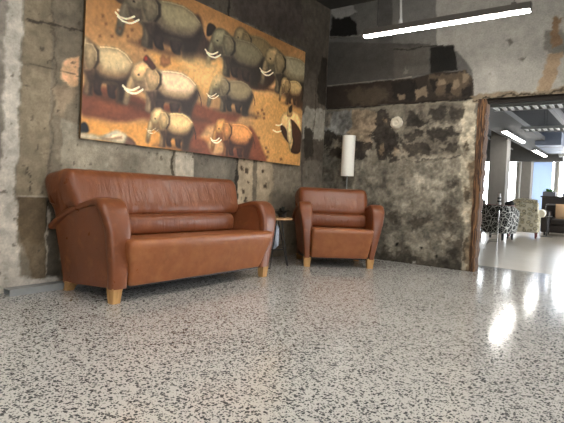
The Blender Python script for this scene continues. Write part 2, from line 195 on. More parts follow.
('p',[(-2.208,2.501),(-2.12,2.5),(-2.062,2.447),(-2.068,2.37),(-2.118,2.305),(-2.172,2.293),(-2.208,2.345),(-2.235,2.43)],(109, 99, 78),0.01,0.008,0.9,0),
('l',[(-2.218,2.501),(-2.131,2.503),(-2.068,2.447),(-2.069,2.376)],(142, 133, 104),0.01,0,0.7,0),
('l',[(-2.022,2.502),(-1.915,2.52),(-1.774,2.532),(-1.652,2.504),(-1.561,2.448)],(131, 121, 94),0.013,0,0.8,0),
('l',[(-1.896,2.406),(-1.861,2.367),(-1.869,2.328)],(89, 79, 62),0.006,0,0.5,0),
('l',[(-1.787,2.405),(-1.752,2.366),(-1.76,2.327)],(89, 79, 62),0.006,0,0.5,0),
('l',[(-1.678,2.404),(-1.643,2.364),(-1.651,2.326)],(89, 79, 62),0.006,0,0.5,0),
('p',[(-2.326,2.402),(-2.305,2.405),(-2.311,2.418),(-2.327,2.415)],(25, 18, 14),0.004,0.008,0.9,0),
('l',[(-2.302,2.291),(-2.376,2.25),(-2.441,2.247),(-2.486,2.271)],(245, 229, 194),0.0173,0,1,0),
('l',[(-2.258,2.274),(-2.331,2.227),(-2.407,2.221),(-2.463,2.244)],(253, 238, 207),0.0173,0,1,0),
('l',[(-1.519,2.389),(-1.471,2.31),(-1.454,2.232)],(49, 38, 32),0.013,0,1,0),
('p',[(-1.424,2.072),(-0.993,2.043),(-0.442,2.051),(-0.261,2.093),(-0.508,2.122),(-1.244,2.115)],(62, 43, 31),0.03,0.008,0.7,0),
('p',[(-1.143,2.243),(-1.149,2.158),(-1.107,2.093),(-1.009,2.093),(-1.027,2.165),(-1.008,2.243)],(45, 37, 31),0.008,0.008,1,0),
('p',[(-0.922,2.243),(-0.928,2.158),(-0.886,2.093),(-0.788,2.093),(-0.794,2.165),(-0.739,2.243)],(45, 37, 31),0.008,0.008,1,0),
('p',[(-1.575,2.115),(-1.524,2.093),(-1.491,2.143),(-1.473,2.229),(-1.428,2.286),(-1.354,2.272),(-1.291,2.25),(-1.273,2.179),(-1.277,2.072),(-1.154,2.072),(-1.151,2.186),(-1.105,2.229),(-0.945,2.215),(-0.787,2.229),(-0.769,2.158),(-0.75,2.072),(-0.615,2.072),(-0.609,2.158),(-0.555,2.25),(-0.501,2.343),(-0.496,2.429),(-0.538,2.5),(-0.64,2.557),(-0.79,2.586),(-0.96,2.571),(-1.081,2.55),(-1.181,2.571),(-1.281,2.6),(-1.379,2.593),(-1.449,2.55),(-1.492,2.479),(-1.523,2.393),(-1.551,2.286),(-1.567,2.179)],(111, 98, 76),0.008,0.008,1,0),
('p',[(-1.138,2.329),(-1.012,2.286),(-0.815,2.286),(-0.647,2.329),(-0.533,2.443),(-0.491,2.372),(-0.554,2.229),(-0.594,2.115),(-0.615,2.072),(-0.75,2.072),(-0.787,2.229),(-1.006,2.215),(-1.153,2.215)],(38, 32, 25),0.026,0.008,0.97,0),
('p',[(-1.281,2.286),(-1.173,2.315),(-1.141,2.215),(-1.154,2.072),(-1.203,2.072),(-1.212,2.186)],(45, 37, 31),0.014,0.008,0.8,0),
('p',[(-1.092,2.536),(-0.959,2.557),(-0.789,2.571),(-0.652,2.543),(-0.561,2.479),(-0.628,2.4),(-0.821,2.357),(-0.993,2.357),(-1.084,2.429)],(160, 149, 120),0.036,0.008,0.95,0),
('p',[(-1.481,2.486),(-1.437,2.55),(-1.366,2.582),(-1.28,2.586),(-1.273,2.5),(-1.328,2.414),(-1.386,2.372),(-1.474,2.4)],(169, 144, 104),0.014,0.008,0.97,0),
('p',[(-1.473,2.386),(-1.386,2.372),(-1.315,2.4),(-1.284,2.315),(-1.354,2.279),(-1.429,2.293)],(88, 77, 59),0.014,0.008,0.8,0),
('p',[(-1.556,2.186),(-1.539,2.286),(-1.51,2.386),(-1.473,2.386),(-1.478,2.286),(-1.505,2.172)],(164, 140, 102),0.008,0.008,0.9,0),
('p',[(-1.154,2.543),(-1.078,2.514),(-1.07,2.4),(-1.125,2.329),(-1.162,2.329),(-1.107,2.414),(-1.126,2.5)],(34, 28, 22),0.01,0.008,0.85,0),
('p',[(-1.277,2.543),(-1.179,2.543),(-1.113,2.486),(-1.119,2.4),(-1.174,2.329),(-1.235,2.315),(-1.276,2.372),(-1.307,2.464)],(134, 116, 86),0.01,0.008,0.9,0),
('l',[(-1.289,2.543),(-1.191,2.546),(-1.119,2.486),(-1.119,2.407)],(175, 150, 108),0.01,0,0.7,0),
('l',[(-1.069,2.546),(-0.948,2.568),(-0.789,2.582),(-0.652,2.554),(-0.55,2.493)],(169, 157, 127),0.013,0,0.8,0),
('l',[(-0.926,2.443),(-0.886,2.4),(-0.895,2.357)],(107, 98, 79),0.006,0,0.5,0),
('l',[(-0.803,2.443),(-0.763,2.4),(-0.772,2.357)],(107, 98, 79),0.006,0,0.5,0),
('l',[(-0.681,2.443),(-0.64,2.4),(-0.649,2.357)],(107, 98, 79),0.006,0,0.5,0),
('p',[(-1.409,2.432),(-1.385,2.436),(-1.392,2.45),(-1.41,2.447)],(25, 18, 14),0.004,0.008,0.9,0),
('l',[(-1.381,2.311),(-1.464,2.265),(-1.537,2.261),(-1.588,2.286)],(245, 229, 194),0.0173,0,1,0),
('l',[(-1.331,2.293),(-1.413,2.24),(-1.498,2.233),(-1.561,2.258)],(253, 238, 207),0.0173,0,1,0),
('l',[(-0.502,2.429),(-0.446,2.343),(-0.427,2.258)],(45, 37, 31),0.013,0,1,0),
('p',[(-1.117,1.958),(-0.911,1.948),(-0.65,1.963),(-0.565,1.993),(-0.683,2.006),(-1.032,1.988)],(84, 55, 38),0.03,0.008,0.7,0),
('p',[(-0.986,2.07),(-0.987,2.017),(-0.967,1.977),(-0.92,1.979),(-0.93,2.023),(-0.922,2.073)],(68, 49, 38),0.008,0.008,1,0),
('p',[(-0.881,2.074),(-0.883,2.021),(-0.862,1.981),(-0.815,1.983),(-0.819,2.028),(-0.794,2.078)],(68, 49, 38),0.008,0.008,1,0),
('p',[(-1.189,1.982),(-1.164,1.97),(-1.15,2.002),(-1.142,2.055),(-1.122,2.092),(-1.087,2.084),(-1.056,2.072),(-1.047,2.028),(-1.047,1.961),(-0.989,1.963),(-0.989,2.034),(-0.968,2.062),(-0.891,2.056),(-0.817,2.068),(-0.807,2.024),(-0.797,1.97),(-0.733,1.973),(-0.731,2.026),(-0.707,2.085),(-0.683,2.144),(-0.682,2.198),(-0.703,2.242),(-0.752,2.275),(-0.824,2.291),(-0.905,2.279),(-0.962,2.263),(-1.009,2.275),(-1.057,2.291),(-1.104,2.284),(-1.136,2.256),(-1.156,2.211),(-1.169,2.157),(-1.18,2.09),(-1.186,2.023)],(134, 106, 72),0.008,0.008,1,0),
('p',[(-0.985,2.124),(-0.924,2.099),(-0.831,2.103),(-0.752,2.133),(-0.7,2.206),(-0.679,2.162),(-0.706,2.072),(-0.723,2),(-0.733,1.973),(-0.797,1.97),(-0.817,2.068),(-0.921,2.055),(-0.99,2.052)],(58, 41, 32),0.026,0.008,0.97,0),
('p',[(-1.052,2.095),(-1.002,2.114),(-0.985,2.052),(-0.989,1.963),(-1.012,1.962),(-1.018,2.033)],(68, 49, 38),0.014,0.008,0.8,0),
('p',[(-0.967,2.254),(-0.904,2.27),(-0.823,2.282),(-0.758,2.266),(-0.713,2.228),(-0.744,2.178),(-0.835,2.147),(-0.916,2.144),(-0.961,2.187)],(191, 162, 111),0.0351,0.008,0.95,0),
('p',[(-1.15,2.216),(-1.13,2.257),(-1.097,2.278),(-1.057,2.282),(-1.052,2.228),(-1.077,2.174),(-1.103,2.146),(-1.146,2.162)],(186, 157, 108),0.014,0.008,0.97,0),
('p',[(-1.145,2.153),(-1.103,2.146),(-1.07,2.165),(-1.054,2.112),(-1.087,2.089),(-1.123,2.096)],(110, 86, 59),0.014,0.008,0.8,0),
('p',[(-1.181,2.027),(-1.175,2.09),(-1.162,2.153),(-1.145,2.153),(-1.146,2.091),(-1.157,2.019)],(181, 153, 105),0.008,0.008,0.9,0),
('p',[(-0.996,2.257),(-0.96,2.241),(-0.954,2.17),(-0.979,2.124),(-0.996,2.123),(-0.972,2.178),(-0.982,2.231)],(50, 36, 28),0.01,0.008,0.85,0),
('p',[(-1.054,2.255),(-1.008,2.257),(-0.976,2.222),(-0.977,2.169),(-1.002,2.123),(-1.031,2.113),(-1.051,2.148),(-1.068,2.205)],(153, 126, 86),0.01,0.008,0.9,0),
('l',[(-1.06,2.255),(-1.014,2.259),(-0.979,2.222),(-0.977,2.173)],(194, 163, 112),0.00979,0,0.7,0),
('l',[(-0.956,2.261),(-0.899,2.277),(-0.824,2.288),(-0.758,2.273),(-0.708,2.237)],(202, 170, 116),0.0127,0,0.8,0),
('l',[(-0.886,2.199),(-0.866,2.173),(-0.87,2.146)],(133, 109, 76),0.006,0,0.5,0),
('l',[(-0.828,2.201),(-0.808,2.175),(-0.812,2.148)],(133, 109, 76),0.006,0,0.5,0),
('l',[(-0.77,2.203),(-0.75,2.177),(-0.754,2.15)],(133, 109, 76),0.006,0,0.5,0),
('p',[(-1.115,2.184),(-1.104,2.186),(-1.108,2.195),(-1.116,2.192)],(25, 18, 14),0.004,0.008,0.9,0),
('l',[(-1.1,2.108),(-1.139,2.078),(-1.173,2.074),(-1.198,2.089)],(245, 229, 194),0.003,0,1,0),
('l',[(-1.076,2.098),(-1.114,2.063),(-1.154,2.057),(-1.185,2.072)],(253, 238, 207),0.003,0,1,0),
('l',[(-0.685,2.198),(-0.657,2.145),(-0.646,2.092)],(68, 49, 38),0.0127,0,1,0),
('p',[(-3.409,2.1),(-3.008,2.077),(-2.493,2.09),(-2.324,2.134),(-2.554,2.159),(-3.24,2.144)],(64, 42, 32),0.03,0.008,0.7,0),
('p',[(-3.143,2.27),(-3.15,2.187),(-3.113,2.125),(-3.021,2.126),(-3.036,2.195),(-3.017,2.272)],(47, 36, 32),0.008,0.008,1,0),
('p',[(-2.937,2.273),(-2.945,2.189),(-2.907,2.127),(-2.816,2.128),(-2.819,2.198),(-2.766,2.275)],(47, 36, 32),0.008,0.008,1,0),
('p',[(-3.549,2.14),(-3.502,2.12),(-3.47,2.169),(-3.451,2.252),(-3.409,2.309),(-3.339,2.296),(-3.281,2.275),(-3.266,2.206),(-3.272,2.102),(-3.158,2.103),(-3.152,2.214),(-3.108,2.257),(-2.959,2.245),(-2.811,2.26),(-2.796,2.191),(-2.78,2.108),(-2.654,2.109),(-2.647,2.193),(-2.595,2.284),(-2.542,2.375),(-2.535,2.458),(-2.572,2.527),(-2.667,2.582),(-2.805,2.608),(-2.965,2.592),(-3.078,2.57),(-3.171,2.59),(-3.264,2.616),(-3.355,2.608),(-3.422,2.566),(-3.464,2.496),(-3.494,2.412),(-3.523,2.307),(-3.541,2.203)],(97, 85, 68),0.008,0.008,1,0),
('p',[(-3.136,2.354),(-3.02,2.313),(-2.837,2.316),(-2.678,2.359),(-2.57,2.472),(-2.532,2.403),(-2.593,2.263),(-2.634,2.151),(-2.654,2.109),(-2.78,2.108),(-2.811,2.26),(-3.016,2.244),(-3.153,2.242)],(40, 31, 27),0.026,0.008,0.97,0),
('p',[(-3.271,2.31),(-3.17,2.339),(-3.142,2.242),(-3.158,2.103),(-3.203,2.103),(-3.209,2.214)],(47, 36, 32),0.014,0.008,0.8,0),
('p',[(-3.089,2.556),(-2.964,2.578),(-2.805,2.594),(-2.678,2.568),(-2.594,2.506),(-2.659,2.429),(-2.84,2.385),(-3,2.383),(-3.084,2.452)],(153, 140, 108),0.036,0.008,0.95,0),
('p',[(-3.453,2.503),(-3.41,2.566),(-3.343,2.598),(-3.263,2.602),(-3.259,2.519),(-3.312,2.435),(-3.367,2.393),(-3.448,2.419)],(127, 114, 94),0.014,0.008,0.97,0),
('p',[(-3.448,2.405),(-3.367,2.393),(-3.3,2.421),(-3.273,2.338),(-3.34,2.303),(-3.409,2.316)],(79, 67, 56),0.014,0.008,0.8,0),
('p',[(-3.529,2.21),(-3.511,2.307),(-3.482,2.405),(-3.448,2.405),(-3.454,2.308),(-3.483,2.197)],(123, 111, 92),0.008,0.008,0.9,0),
('p',[(-3.147,2.562),(-3.077,2.535),(-3.071,2.424),(-3.125,2.354),(-3.159,2.353),(-3.106,2.437),(-3.122,2.521)],(35, 27, 24),0.01,0.008,0.85,0),
('p',[(-3.261,2.561),(-3.169,2.562),(-3.109,2.507),(-3.117,2.423),(-3.17,2.353),(-3.227,2.339),(-3.264,2.394),(-3.291,2.484)],(107, 96, 78),0.01,0.008,0.9,0),
('l',[(-3.272,2.56),(-3.181,2.565),(-3.115,2.507),(-3.117,2.43)],(131, 118, 98),0.01,0,0.7,0),
('l',[(-3.067,2.566),(-2.953,2.589),(-2.805,2.604),(-2.678,2.578),(-2.584,2.52)],(162, 148, 114),0.013,0,0.8,0),
('l',[(-2.936,2.467),(-2.899,2.426),(-2.909,2.384)],(104, 93, 73),0.006,0,0.5,0),
('l',[(-2.821,2.469),(-2.785,2.427),(-2.794,2.386)],(104, 93, 73),0.006,0,0.5,0),
('l',[(-2.707,2.47),(-2.671,2.429),(-2.68,2.387)],(104, 93, 73),0.006,0,0.5,0),
('p',[(-3.387,2.451),(-3.364,2.455),(-3.371,2.469),(-3.388,2.465)],(25, 18, 14),0.004,0.008,0.9,0),
('l',[(-3.364,2.333),(-3.442,2.287),(-3.51,2.283),(-3.557,2.307)],(245, 229, 194),0.0173,0,1,0),
('l',[(-3.317,2.317),(-3.395,2.264),(-3.475,2.256),(-3.533,2.279)],(253, 238, 207),0.0173,0,1,0),
('l',[(-2.54,2.458),(-2.49,2.375),(-2.475,2.292)],(47, 36, 32),0.013,0,1,0),
('p',[(-3.908,1.568),(-3.646,1.538),(-3.31,1.538),(-3.2,1.573),(-3.35,1.601),(-3.798,1.603)],(68, 43, 31),0.03,0.008,0.7,0),
('p',[(-3.736,1.714),(-3.74,1.639),(-3.715,1.583),(-3.655,1.582),(-3.665,1.644),(-3.653,1.712)],(52, 37, 31),0.008,0.008,1,0),
('p',[(-3.601,1.711),(-3.605,1.637),(-3.581,1.58),(-3.521,1.579),(-3.524,1.641),(-3.489,1.709)],(52, 37, 31),0.008,0.008,1,0),
('p',[(-3.999,1.607),(-3.969,1.588),(-3.948,1.631),(-3.936,1.705),(-3.909,1.754),(-3.863,1.741),(-3.825,1.722),(-3.815,1.659),(-3.819,1.566),(-3.744,1.565),(-3.741,1.664),(-3.713,1.701),(-3.615,1.687),(-3.519,1.697),(-3.509,1.635),(-3.498,1.56),(-3.416,1.559),(-3.412,1.633),(-3.378,1.713),(-3.344,1.793),(-3.34,1.868),(-3.365,1.93),(-3.427,1.981),(-3.517,2.008),(-3.621,1.997),(-3.695,1.98),(-3.755,2),(-3.816,2.026),(-3.876,2.021),(-3.919,1.984),(-3.946,1.923),(-3.965,1.848),(-3.983,1.756),(-3.994,1.663)],(126, 100, 74),0.008,0.008,1,0),
('p',[(-3.731,1.788),(-3.655,1.749),(-3.536,1.747),(-3.433,1.783),(-3.363,1.881),(-3.338,1.818),(-3.377,1.695),(-3.402,1.596),(-3.416,1.559),(-3.498,1.56),(-3.519,1.697),(-3.652,1.687),(-3.742,1.689)],(43, 32, 25),0.026,0.008,0.97,0),
('p',[(-3.819,1.753),(-3.753,1.776),(-3.734,1.689),(-3.744,1.565),(-3.774,1.565),(-3.778,1.665)],(52, 37, 31),0.014,0.008,0.8,0),
('p',[(-3.702,1.968),(-3.621,1.985),(-3.517,1.995),(-3.434,1.969),(-3.379,1.912),(-3.421,1.844),(-3.538,1.809),(-3.643,1.811),(-3.698,1.875)],(213, 189, 143),0.036,0.008,0.95,0),
('p',[(-3.939,1.929),(-3.911,1.984),(-3.868,2.011),(-3.816,2.013),(-3.812,1.939),(-3.846,1.865),(-3.882,1.828),(-3.935,1.854)],(191, 169, 131),0.014,0.008,0.97,0),
('p',[(-3.935,1.842),(-3.882,1.828),(-3.838,1.852),(-3.82,1.777),(-3.864,1.747),(-3.909,1.76)],(99, 78, 58),0.014,0.008,0.8,0),
('p',[(-3.987,1.669),(-3.976,1.756),(-3.957,1.842),(-3.935,1.842),(-3.939,1.755),(-3.957,1.656)],(185, 165, 128),0.008,0.008,0.9,0),
('p',[(-3.739,1.975),(-3.694,1.949),(-3.689,1.85),(-3.724,1.788),(-3.746,1.788),(-3.712,1.862),(-3.723,1.937)],(38, 28, 22),0.01,0.008,0.85,0),
('p',[(-3.814,1.976),(-3.754,1.975),(-3.715,1.925),(-3.719,1.85),(-3.754,1.789),(-3.79,1.777),(-3.815,1.827),(-3.833,1.908)],(151, 129, 98),0.01,0.008,0.9,0),
('l',[(-3.821,1.976),(-3.762,1.978),(-3.719,1.925),(-3.719,1.856)],(198, 176, 137),0.01,0,0.7,0),
('l',[(-3.687,1.977),(-3.614,1.994),(-3.517,2.005),(-3.434,1.978),(-3.372,1.924)],(225, 199, 151),0.013,0,0.8,0),
('l',[(-3.601,1.885),(-3.577,1.847),(-3.583,1.81)],(139, 120, 92),0.006,0,0.5,0),
('l',[(-3.527,1.884),(-3.503,1.846),(-3.509,1.809)],(139, 120, 92),0.006,0,0.5,0),
('l',[(-3.452,1.882),(-3.428,1.845),(-3.434,1.807)],(139, 120, 92),0.006,0,0.5,0),
('p',[(-3.896,1.881),(-3.881,1.884),(-3.885,1.897),(-3.896,1.894)],(25, 18, 14),0.004,0.008,0.9,0),
('l',[(-3.88,1.775),(-3.93,1.736),(-3.975,1.734),(-4.006,1.756)],(245, 229, 194),0.0173,0,1,0),
('l',[(-3.849,1.759),(-3.9,1.714),(-3.951,1.708),(-3.99,1.731)],(253, 238, 207),0.0173,0,1,0),
('l',[(-3.343,1.868),(-3.31,1.793),(-3.3,1.718)],(52, 37, 31),0.013,0,1,0),
('p',[(-3.323,1.523),(-2.971,1.5),(-2.52,1.508),(-2.372,1.544),(-2.573,1.568),(-3.174,1.559)],(74, 49, 38),0.03,0.008,0.7,0),
('p',[(-3.089,1.668),(-3.096,1.596),(-3.063,1.542),(-2.983,1.542),(-2.996,1.602),(-2.979,1.669)],(58, 43, 38),0.008,0.008,1,0),
('p',[(-2.909,1.669),(-2.915,1.597),(-2.883,1.542),(-2.803,1.543),(-2.806,1.603),(-2.759,1.67)],(58, 43, 38),0.008,0.008,1,0),
('p',[(-3.445,1.558),(-3.404,1.54),(-3.376,1.583),(-3.359,1.655),(-3.322,1.703),(-3.261,1.692),(-3.21,1.674),(-3.197,1.614),(-3.202,1.523),(-3.102,1.523),(-3.097,1.62),(-3.059,1.656),(-2.928,1.645),(-2.798,1.657),(-2.785,1.597),(-2.772,1.525),(-2.661,1.525),(-2.655,1.598),(-2.609,1.676),(-2.562,1.755),(-2.556,1.827),(-2.589,1.887),(-2.672,1.935),(-2.793,1.959),(-2.933,1.946),(-3.032,1.928),(-3.113,1.945),(-3.194,1.969),(-3.274,1.963),(-3.333,1.926),(-3.37,1.866),(-3.396,1.794),(-3.422,1.703),(-3.437,1.613)],(154, 126, 95),0.008,0.008,1,0),
('p',[(-3.083,1.741),(-2.981,1.705),(-2.821,1.705),(-2.682,1.742),(-2.587,1.839),(-2.554,1.779),(-2.608,1.658),(-2.643,1.561),(-2.661,1.525),(-2.772,1.525),(-2.798,1.657),(-2.978,1.645),(-3.098,1.644)],(48, 36, 32),0.026,0.008,0.97,0),
('p',[(-3.201,1.704),(-3.112,1.728),(-3.088,1.644),(-3.102,1.523),(-3.142,1.523),(-3.147,1.62)],(58, 43, 38),0.014,0.008,0.8,0),
('p',[(-3.041,1.916),(-2.932,1.934),(-2.792,1.947),(-2.681,1.923),(-2.608,1.869),(-2.665,1.803),(-2.824,1.766),(-2.964,1.765),(-3.037,1.825)],(240, 216, 173),0.036,0.008,0.95,0),
('p',[(-3.36,1.872),(-3.323,1.926),(-3.264,1.954),(-3.194,1.957),(-3.19,1.885),(-3.237,1.812),(-3.285,1.776),(-3.356,1.8)],(217, 180, 128),0.014,0.008,0.97,0),
('p',[(-3.356,1.788),(-3.285,1.776),(-3.226,1.8),(-3.203,1.728),(-3.261,1.698),(-3.322,1.709)],(121, 97, 75),0.014,0.008,0.8,0),
('p',[(-3.428,1.619),(-3.412,1.703),(-3.386,1.788),(-3.356,1.788),(-3.362,1.703),(-3.387,1.607)],(211, 175, 124),0.008,0.008,0.9,0),
('p',[(-3.092,1.921),(-3.031,1.898),(-3.026,1.801),(-3.073,1.741),(-3.103,1.74),(-3.056,1.813),(-3.07,1.885)],(43, 33, 28),0.01,0.008,0.85,0),
('p',[(-3.192,1.921),(-3.112,1.921),(-3.059,1.873),(-3.066,1.801),(-3.113,1.74),(-3.162,1.728),(-3.195,1.776),(-3.219,1.855)],(178, 147, 107),0.01,0.008,0.9,0),
('l',[(-3.202,1.921),(-3.122,1.924),(-3.064,1.873),(-3.066,1.807)],(226, 187, 132),0.01,0,0.7,0),
('l',[(-3.022,1.925),(-2.923,1.943),(-2.793,1.956),(-2.681,1.932),(-2.599,1.881)],(253, 228, 182),0.013,0,0.8,0),
('l',[(-2.907,1.838),(-2.875,1.802),(-2.884,1.765)],(157, 137, 111),0.006,0,0.5,0),
('l',[(-2.807,1.838),(-2.775,1.802),(-2.783,1.766)],(157, 137, 111),0.006,0,0.5,0),
('l',[(-2.707,1.839),(-2.675,1.802),(-2.683,1.766)],(157, 137, 111),0.006,0,0.5,0),
('p',[(-3.303,1.827),(-3.283,1.83),(-3.288,1.842),(-3.303,1.839)],(25, 18, 14),0.004,0.008,0.9,0),
('l',[(-3.283,1.725),(-3.351,1.685),(-3.411,1.682),(-3.452,1.703)],(245, 229, 194),0.0206,0,1,0),
('l',[(-3.242,1.71),(-3.31,1.664),(-3.379,1.658),(-3.431,1.679)],(253, 238, 207),0.0206,0,1,0),
('l',[(-2.561,1.827),(-2.517,1.755),(-2.504,1.683)],(58, 43, 38),0.013,0,1,0),
('p',[(-3.253,1.975),(-3.223,2.028),(-3.177,2.012),(-3.104,1.947),(-3.148,1.909),(-3.207,1.95)],(72, 39, 32),0.006,0.008,0.9,0),
('p',[(-3.244,2.005),(-3.211,2.022),(-3.204,1.987),(-3.231,1.972)],(196, 59, 40),0.005,0.008,0.8,0),
('p',[(-2.326,1.679),(-2.033,1.67),(-1.658,1.689),(-1.535,1.725),(-1.703,1.739),(-2.203,1.714)],(68, 49, 38),0.03,0.008,0.7,0),
('p',[(-2.134,1.809),(-2.138,1.747),(-2.11,1.702),(-2.043,1.705),(-2.055,1.756),(-2.042,1.813)],(52, 43, 38),0.008,0.008,1,0),
('p',[(-1.984,1.815),(-1.988,1.753),(-1.96,1.708),(-1.893,1.711),(-1.897,1.762),(-1.859,1.82)],(52, 43, 38),0.008,0.008,1,0),
('p',[(-2.428,1.706),(-2.394,1.692),(-2.371,1.728),(-2.358,1.79),(-2.328,1.832),(-2.277,1.824),(-2.234,1.81),(-2.223,1.76),(-2.226,1.683),(-2.142,1.686),(-2.139,1.768),(-2.108,1.8),(-1.999,1.794),(-1.891,1.808),(-1.88,1.757),(-1.867,1.696),(-1.775,1.7),(-1.771,1.762),(-1.734,1.83),(-1.697,1.898),(-1.692,1.959),(-1.721,2.009),(-1.79,2.048),(-1.892,2.064),(-2.008,2.049),(-2.09,2.031),(-2.158,2.044),(-2.226,2.062),(-2.292,2.054),(-2.34,2.021),(-2.37,1.969),(-2.391,1.907),(-2.411,1.829),(-2.423,1.752)],(113, 98, 76),0.008,0.008,1,0),
('p',[(-2.13,1.871),(-2.044,1.843),(-1.911,1.848),(-1.796,1.883),(-1.718,1.968),(-1.69,1.918),(-1.733,1.814),(-1.761,1.731),(-1.775,1.7),(-1.867,1.696),(-1.891,1.808),(-2.041,1.792),(-2.141,1.788)],(43, 36, 32),0.026,0.008,0.97,0),
('p',[(-2.228,1.836),(-2.154,1.86),(-2.132,1.789),(-2.142,1.686),(-2.176,1.685),(-2.181,1.766)],(52, 43, 38),0.014,0.008,0.8,0),
('p',[(-2.098,2.02),(-2.007,2.039),(-1.891,2.054),(-1.798,2.037),(-1.736,1.993),(-1.783,1.935),(-1.914,1.899),(-2.031,1.895),(-2.093,1.944)],(146, 129, 97),0.036,0.008,0.95,0),
('p',[(-2.362,1.974),(-2.332,2.022),(-2.283,2.047),(-2.225,2.051),(-2.221,1.99),(-2.259,1.927),(-2.298,1.895),(-2.358,1.913)],(153, 139, 107),0.014,0.008,0.97,0),
('p',[(-2.357,1.903),(-2.298,1.895),(-2.25,1.917),(-2.229,1.857),(-2.277,1.829),(-2.328,1.837)],(92, 79, 62),0.014,0.008,0.8,0),
('p',[(-2.415,1.757),(-2.403,1.829),(-2.382,1.902),(-2.357,1.903),(-2.361,1.831),(-2.381,1.748)],(148, 135, 104),0.008,0.008,0.9,0),
('p',[(-2.14,2.024),(-2.088,2.005),(-2.083,1.924),(-2.121,1.871),(-2.146,1.87),(-2.109,1.933),(-2.121,1.994)],(38, 33, 28),0.01,0.008,0.85,0),
('p',[(-2.223,2.021),(-2.156,2.023),(-2.112,1.984),(-2.116,1.922),(-2.155,1.87),(-2.196,1.858),(-2.223,1.898),(-2.244,1.964)],(128, 113, 87),0.01,0.008,0.9,0),
('l',[(-2.231,2.02),(-2.165,2.026),(-2.116,1.984),(-2.117,1.928)],(159, 144, 112),0.01,0,0.7,0),
('l',[(-2.081,2.029),(-1.999,2.047),(-1.891,2.062),(-1.798,2.045),(-1.729,2.004)],(154, 137, 102),0.013,0,0.8,0),
('l',[(-1.985,1.958),(-1.958,1.928),(-1.964,1.898)],(102, 89, 68),0.006,0,0.5,0),
('l',[(-1.901,1.961),(-1.874,1.932),(-1.881,1.901)],(102, 89, 68),0.006,0,0.5,0),
('l',[(-1.818,1.965),(-1.791,1.935),(-1.797,1.904)],(102, 89, 68),0.006,0,0.5,0),
('p',[(-2.314,1.938),(-2.297,1.941),(-2.302,1.951),(-2.314,1.948)],(25, 18, 14),0.004,0.008,0.9,0),
('l',[(-2.296,1.852),(-2.352,1.816),(-2.402,1.812),(-2.436,1.828)],(245, 229, 194),0.0107,0,1,0),
('l',[(-2.261,1.84),(-2.317,1.799),(-2.375,1.792),(-2.418,1.808)],(253, 238, 207),0.0107,0,1,0),
('l',[(-1.696,1.959),(-1.659,1.899),(-1.647,1.838)],(52, 43, 38),0.013,0,1,0),
('p',[(-2.244,1.211),(-1.968,1.182),(-1.615,1.176),(-1.5,1.205),(-1.658,1.231),(-2.129,1.24)],(80, 43, 27),0.03,0.008,0.7,0),
('p',[(-2.065,1.334),(-2.068,1.27),(-2.041,1.221),(-1.978,1.219),(-1.99,1.273),(-1.978,1.331)],(64, 37, 27),0.008,0.008,1,0),
('p',[(-1.923,1.33),(-1.927,1.266),(-1.9,1.217),(-1.837,1.215),(-1.841,1.268),(-1.806,1.326)],(64, 37, 27),0.008,0.008,1,0),
('p',[(-2.341,1.246),(-2.308,1.229),(-2.287,1.266),(-2.276,1.33),(-2.247,1.372),(-2.2,1.36),(-2.159,1.342),(-2.148,1.289),(-2.15,1.209),(-2.072,1.206),(-2.07,1.292),(-2.04,1.323),(-1.938,1.309),(-1.836,1.316),(-1.825,1.263),(-1.812,1.198),(-1.726,1.196),(-1.723,1.26),(-1.688,1.328),(-1.654,1.396),(-1.65,1.46),(-1.677,1.514),(-1.743,1.559),(-1.839,1.583),(-1.948,1.576),(-2.025,1.563),(-2.089,1.58),(-2.153,1.604),(-2.216,1.6),(-2.261,1.57),(-2.289,1.517),(-2.308,1.454),(-2.326,1.374),(-2.336,1.294)],(154, 97, 56),0.008,0.008,1,0),
('p',[(-2.061,1.398),(-1.98,1.364),(-1.855,1.36),(-1.747,1.388),(-1.674,1.472),(-1.647,1.417),(-1.687,1.312),(-1.713,1.227),(-1.726,1.196),(-1.812,1.198),(-1.836,1.316),(-1.977,1.31),(-2.071,1.313)],(54, 32, 22),0.026,0.008,0.97,0),
('p',[(-2.153,1.369),(-2.084,1.388),(-2.063,1.313),(-2.072,1.206),(-2.103,1.207),(-2.109,1.293)],(64, 37, 27),0.014,0.008,0.8,0),
('p',[(-2.032,1.552),(-1.947,1.565),(-1.838,1.573),(-1.75,1.549),(-1.692,1.499),(-1.735,1.441),(-1.858,1.413),(-1.968,1.417),(-2.027,1.472)],(219, 151, 87),0.036,0.008,0.95,0),
('p',[(-2.281,1.522),(-2.253,1.569),(-2.208,1.592),(-2.153,1.593),(-2.148,1.529),(-2.183,1.466),(-2.22,1.435),(-2.277,1.458)],(213, 153, 86),0.014,0.008,0.97,0),
('p',[(-2.276,1.447),(-2.22,1.435),(-2.175,1.455),(-2.155,1.39),(-2.2,1.365),(-2.248,1.377)],(123, 76, 45),0.014,0.008,0.8,0),
('p',[(-2.329,1.299),(-2.318,1.374),(-2.3,1.448),(-2.276,1.447),(-2.279,1.373),(-2.296,1.288)],(207, 149, 83),0.008,0.008,0.9,0),
('p',[(-2.072,1.559),(-2.024,1.536),(-2.018,1.45),(-2.053,1.398),(-2.077,1.399),(-2.042,1.462),(-2.054,1.526)],(47, 28, 20),0.01,0.008,0.85,0),
('p',[(-2.151,1.561),(-2.088,1.559),(-2.046,1.515),(-2.049,1.451),(-2.085,1.399),(-2.123,1.389),(-2.15,1.433),(-2.17,1.503)],(176, 119, 68),0.01,0.008,0.9,0),
('l',[(-2.158,1.561),(-2.096,1.562),(-2.05,1.515),(-2.049,1.456)],(221, 159, 88),0.01,0,0.7,0),
('l',[(-2.017,1.56),(-1.94,1.573),(-1.839,1.581),(-1.751,1.557),(-1.685,1.509)],(232, 159, 92),0.013,0,0.8,0),
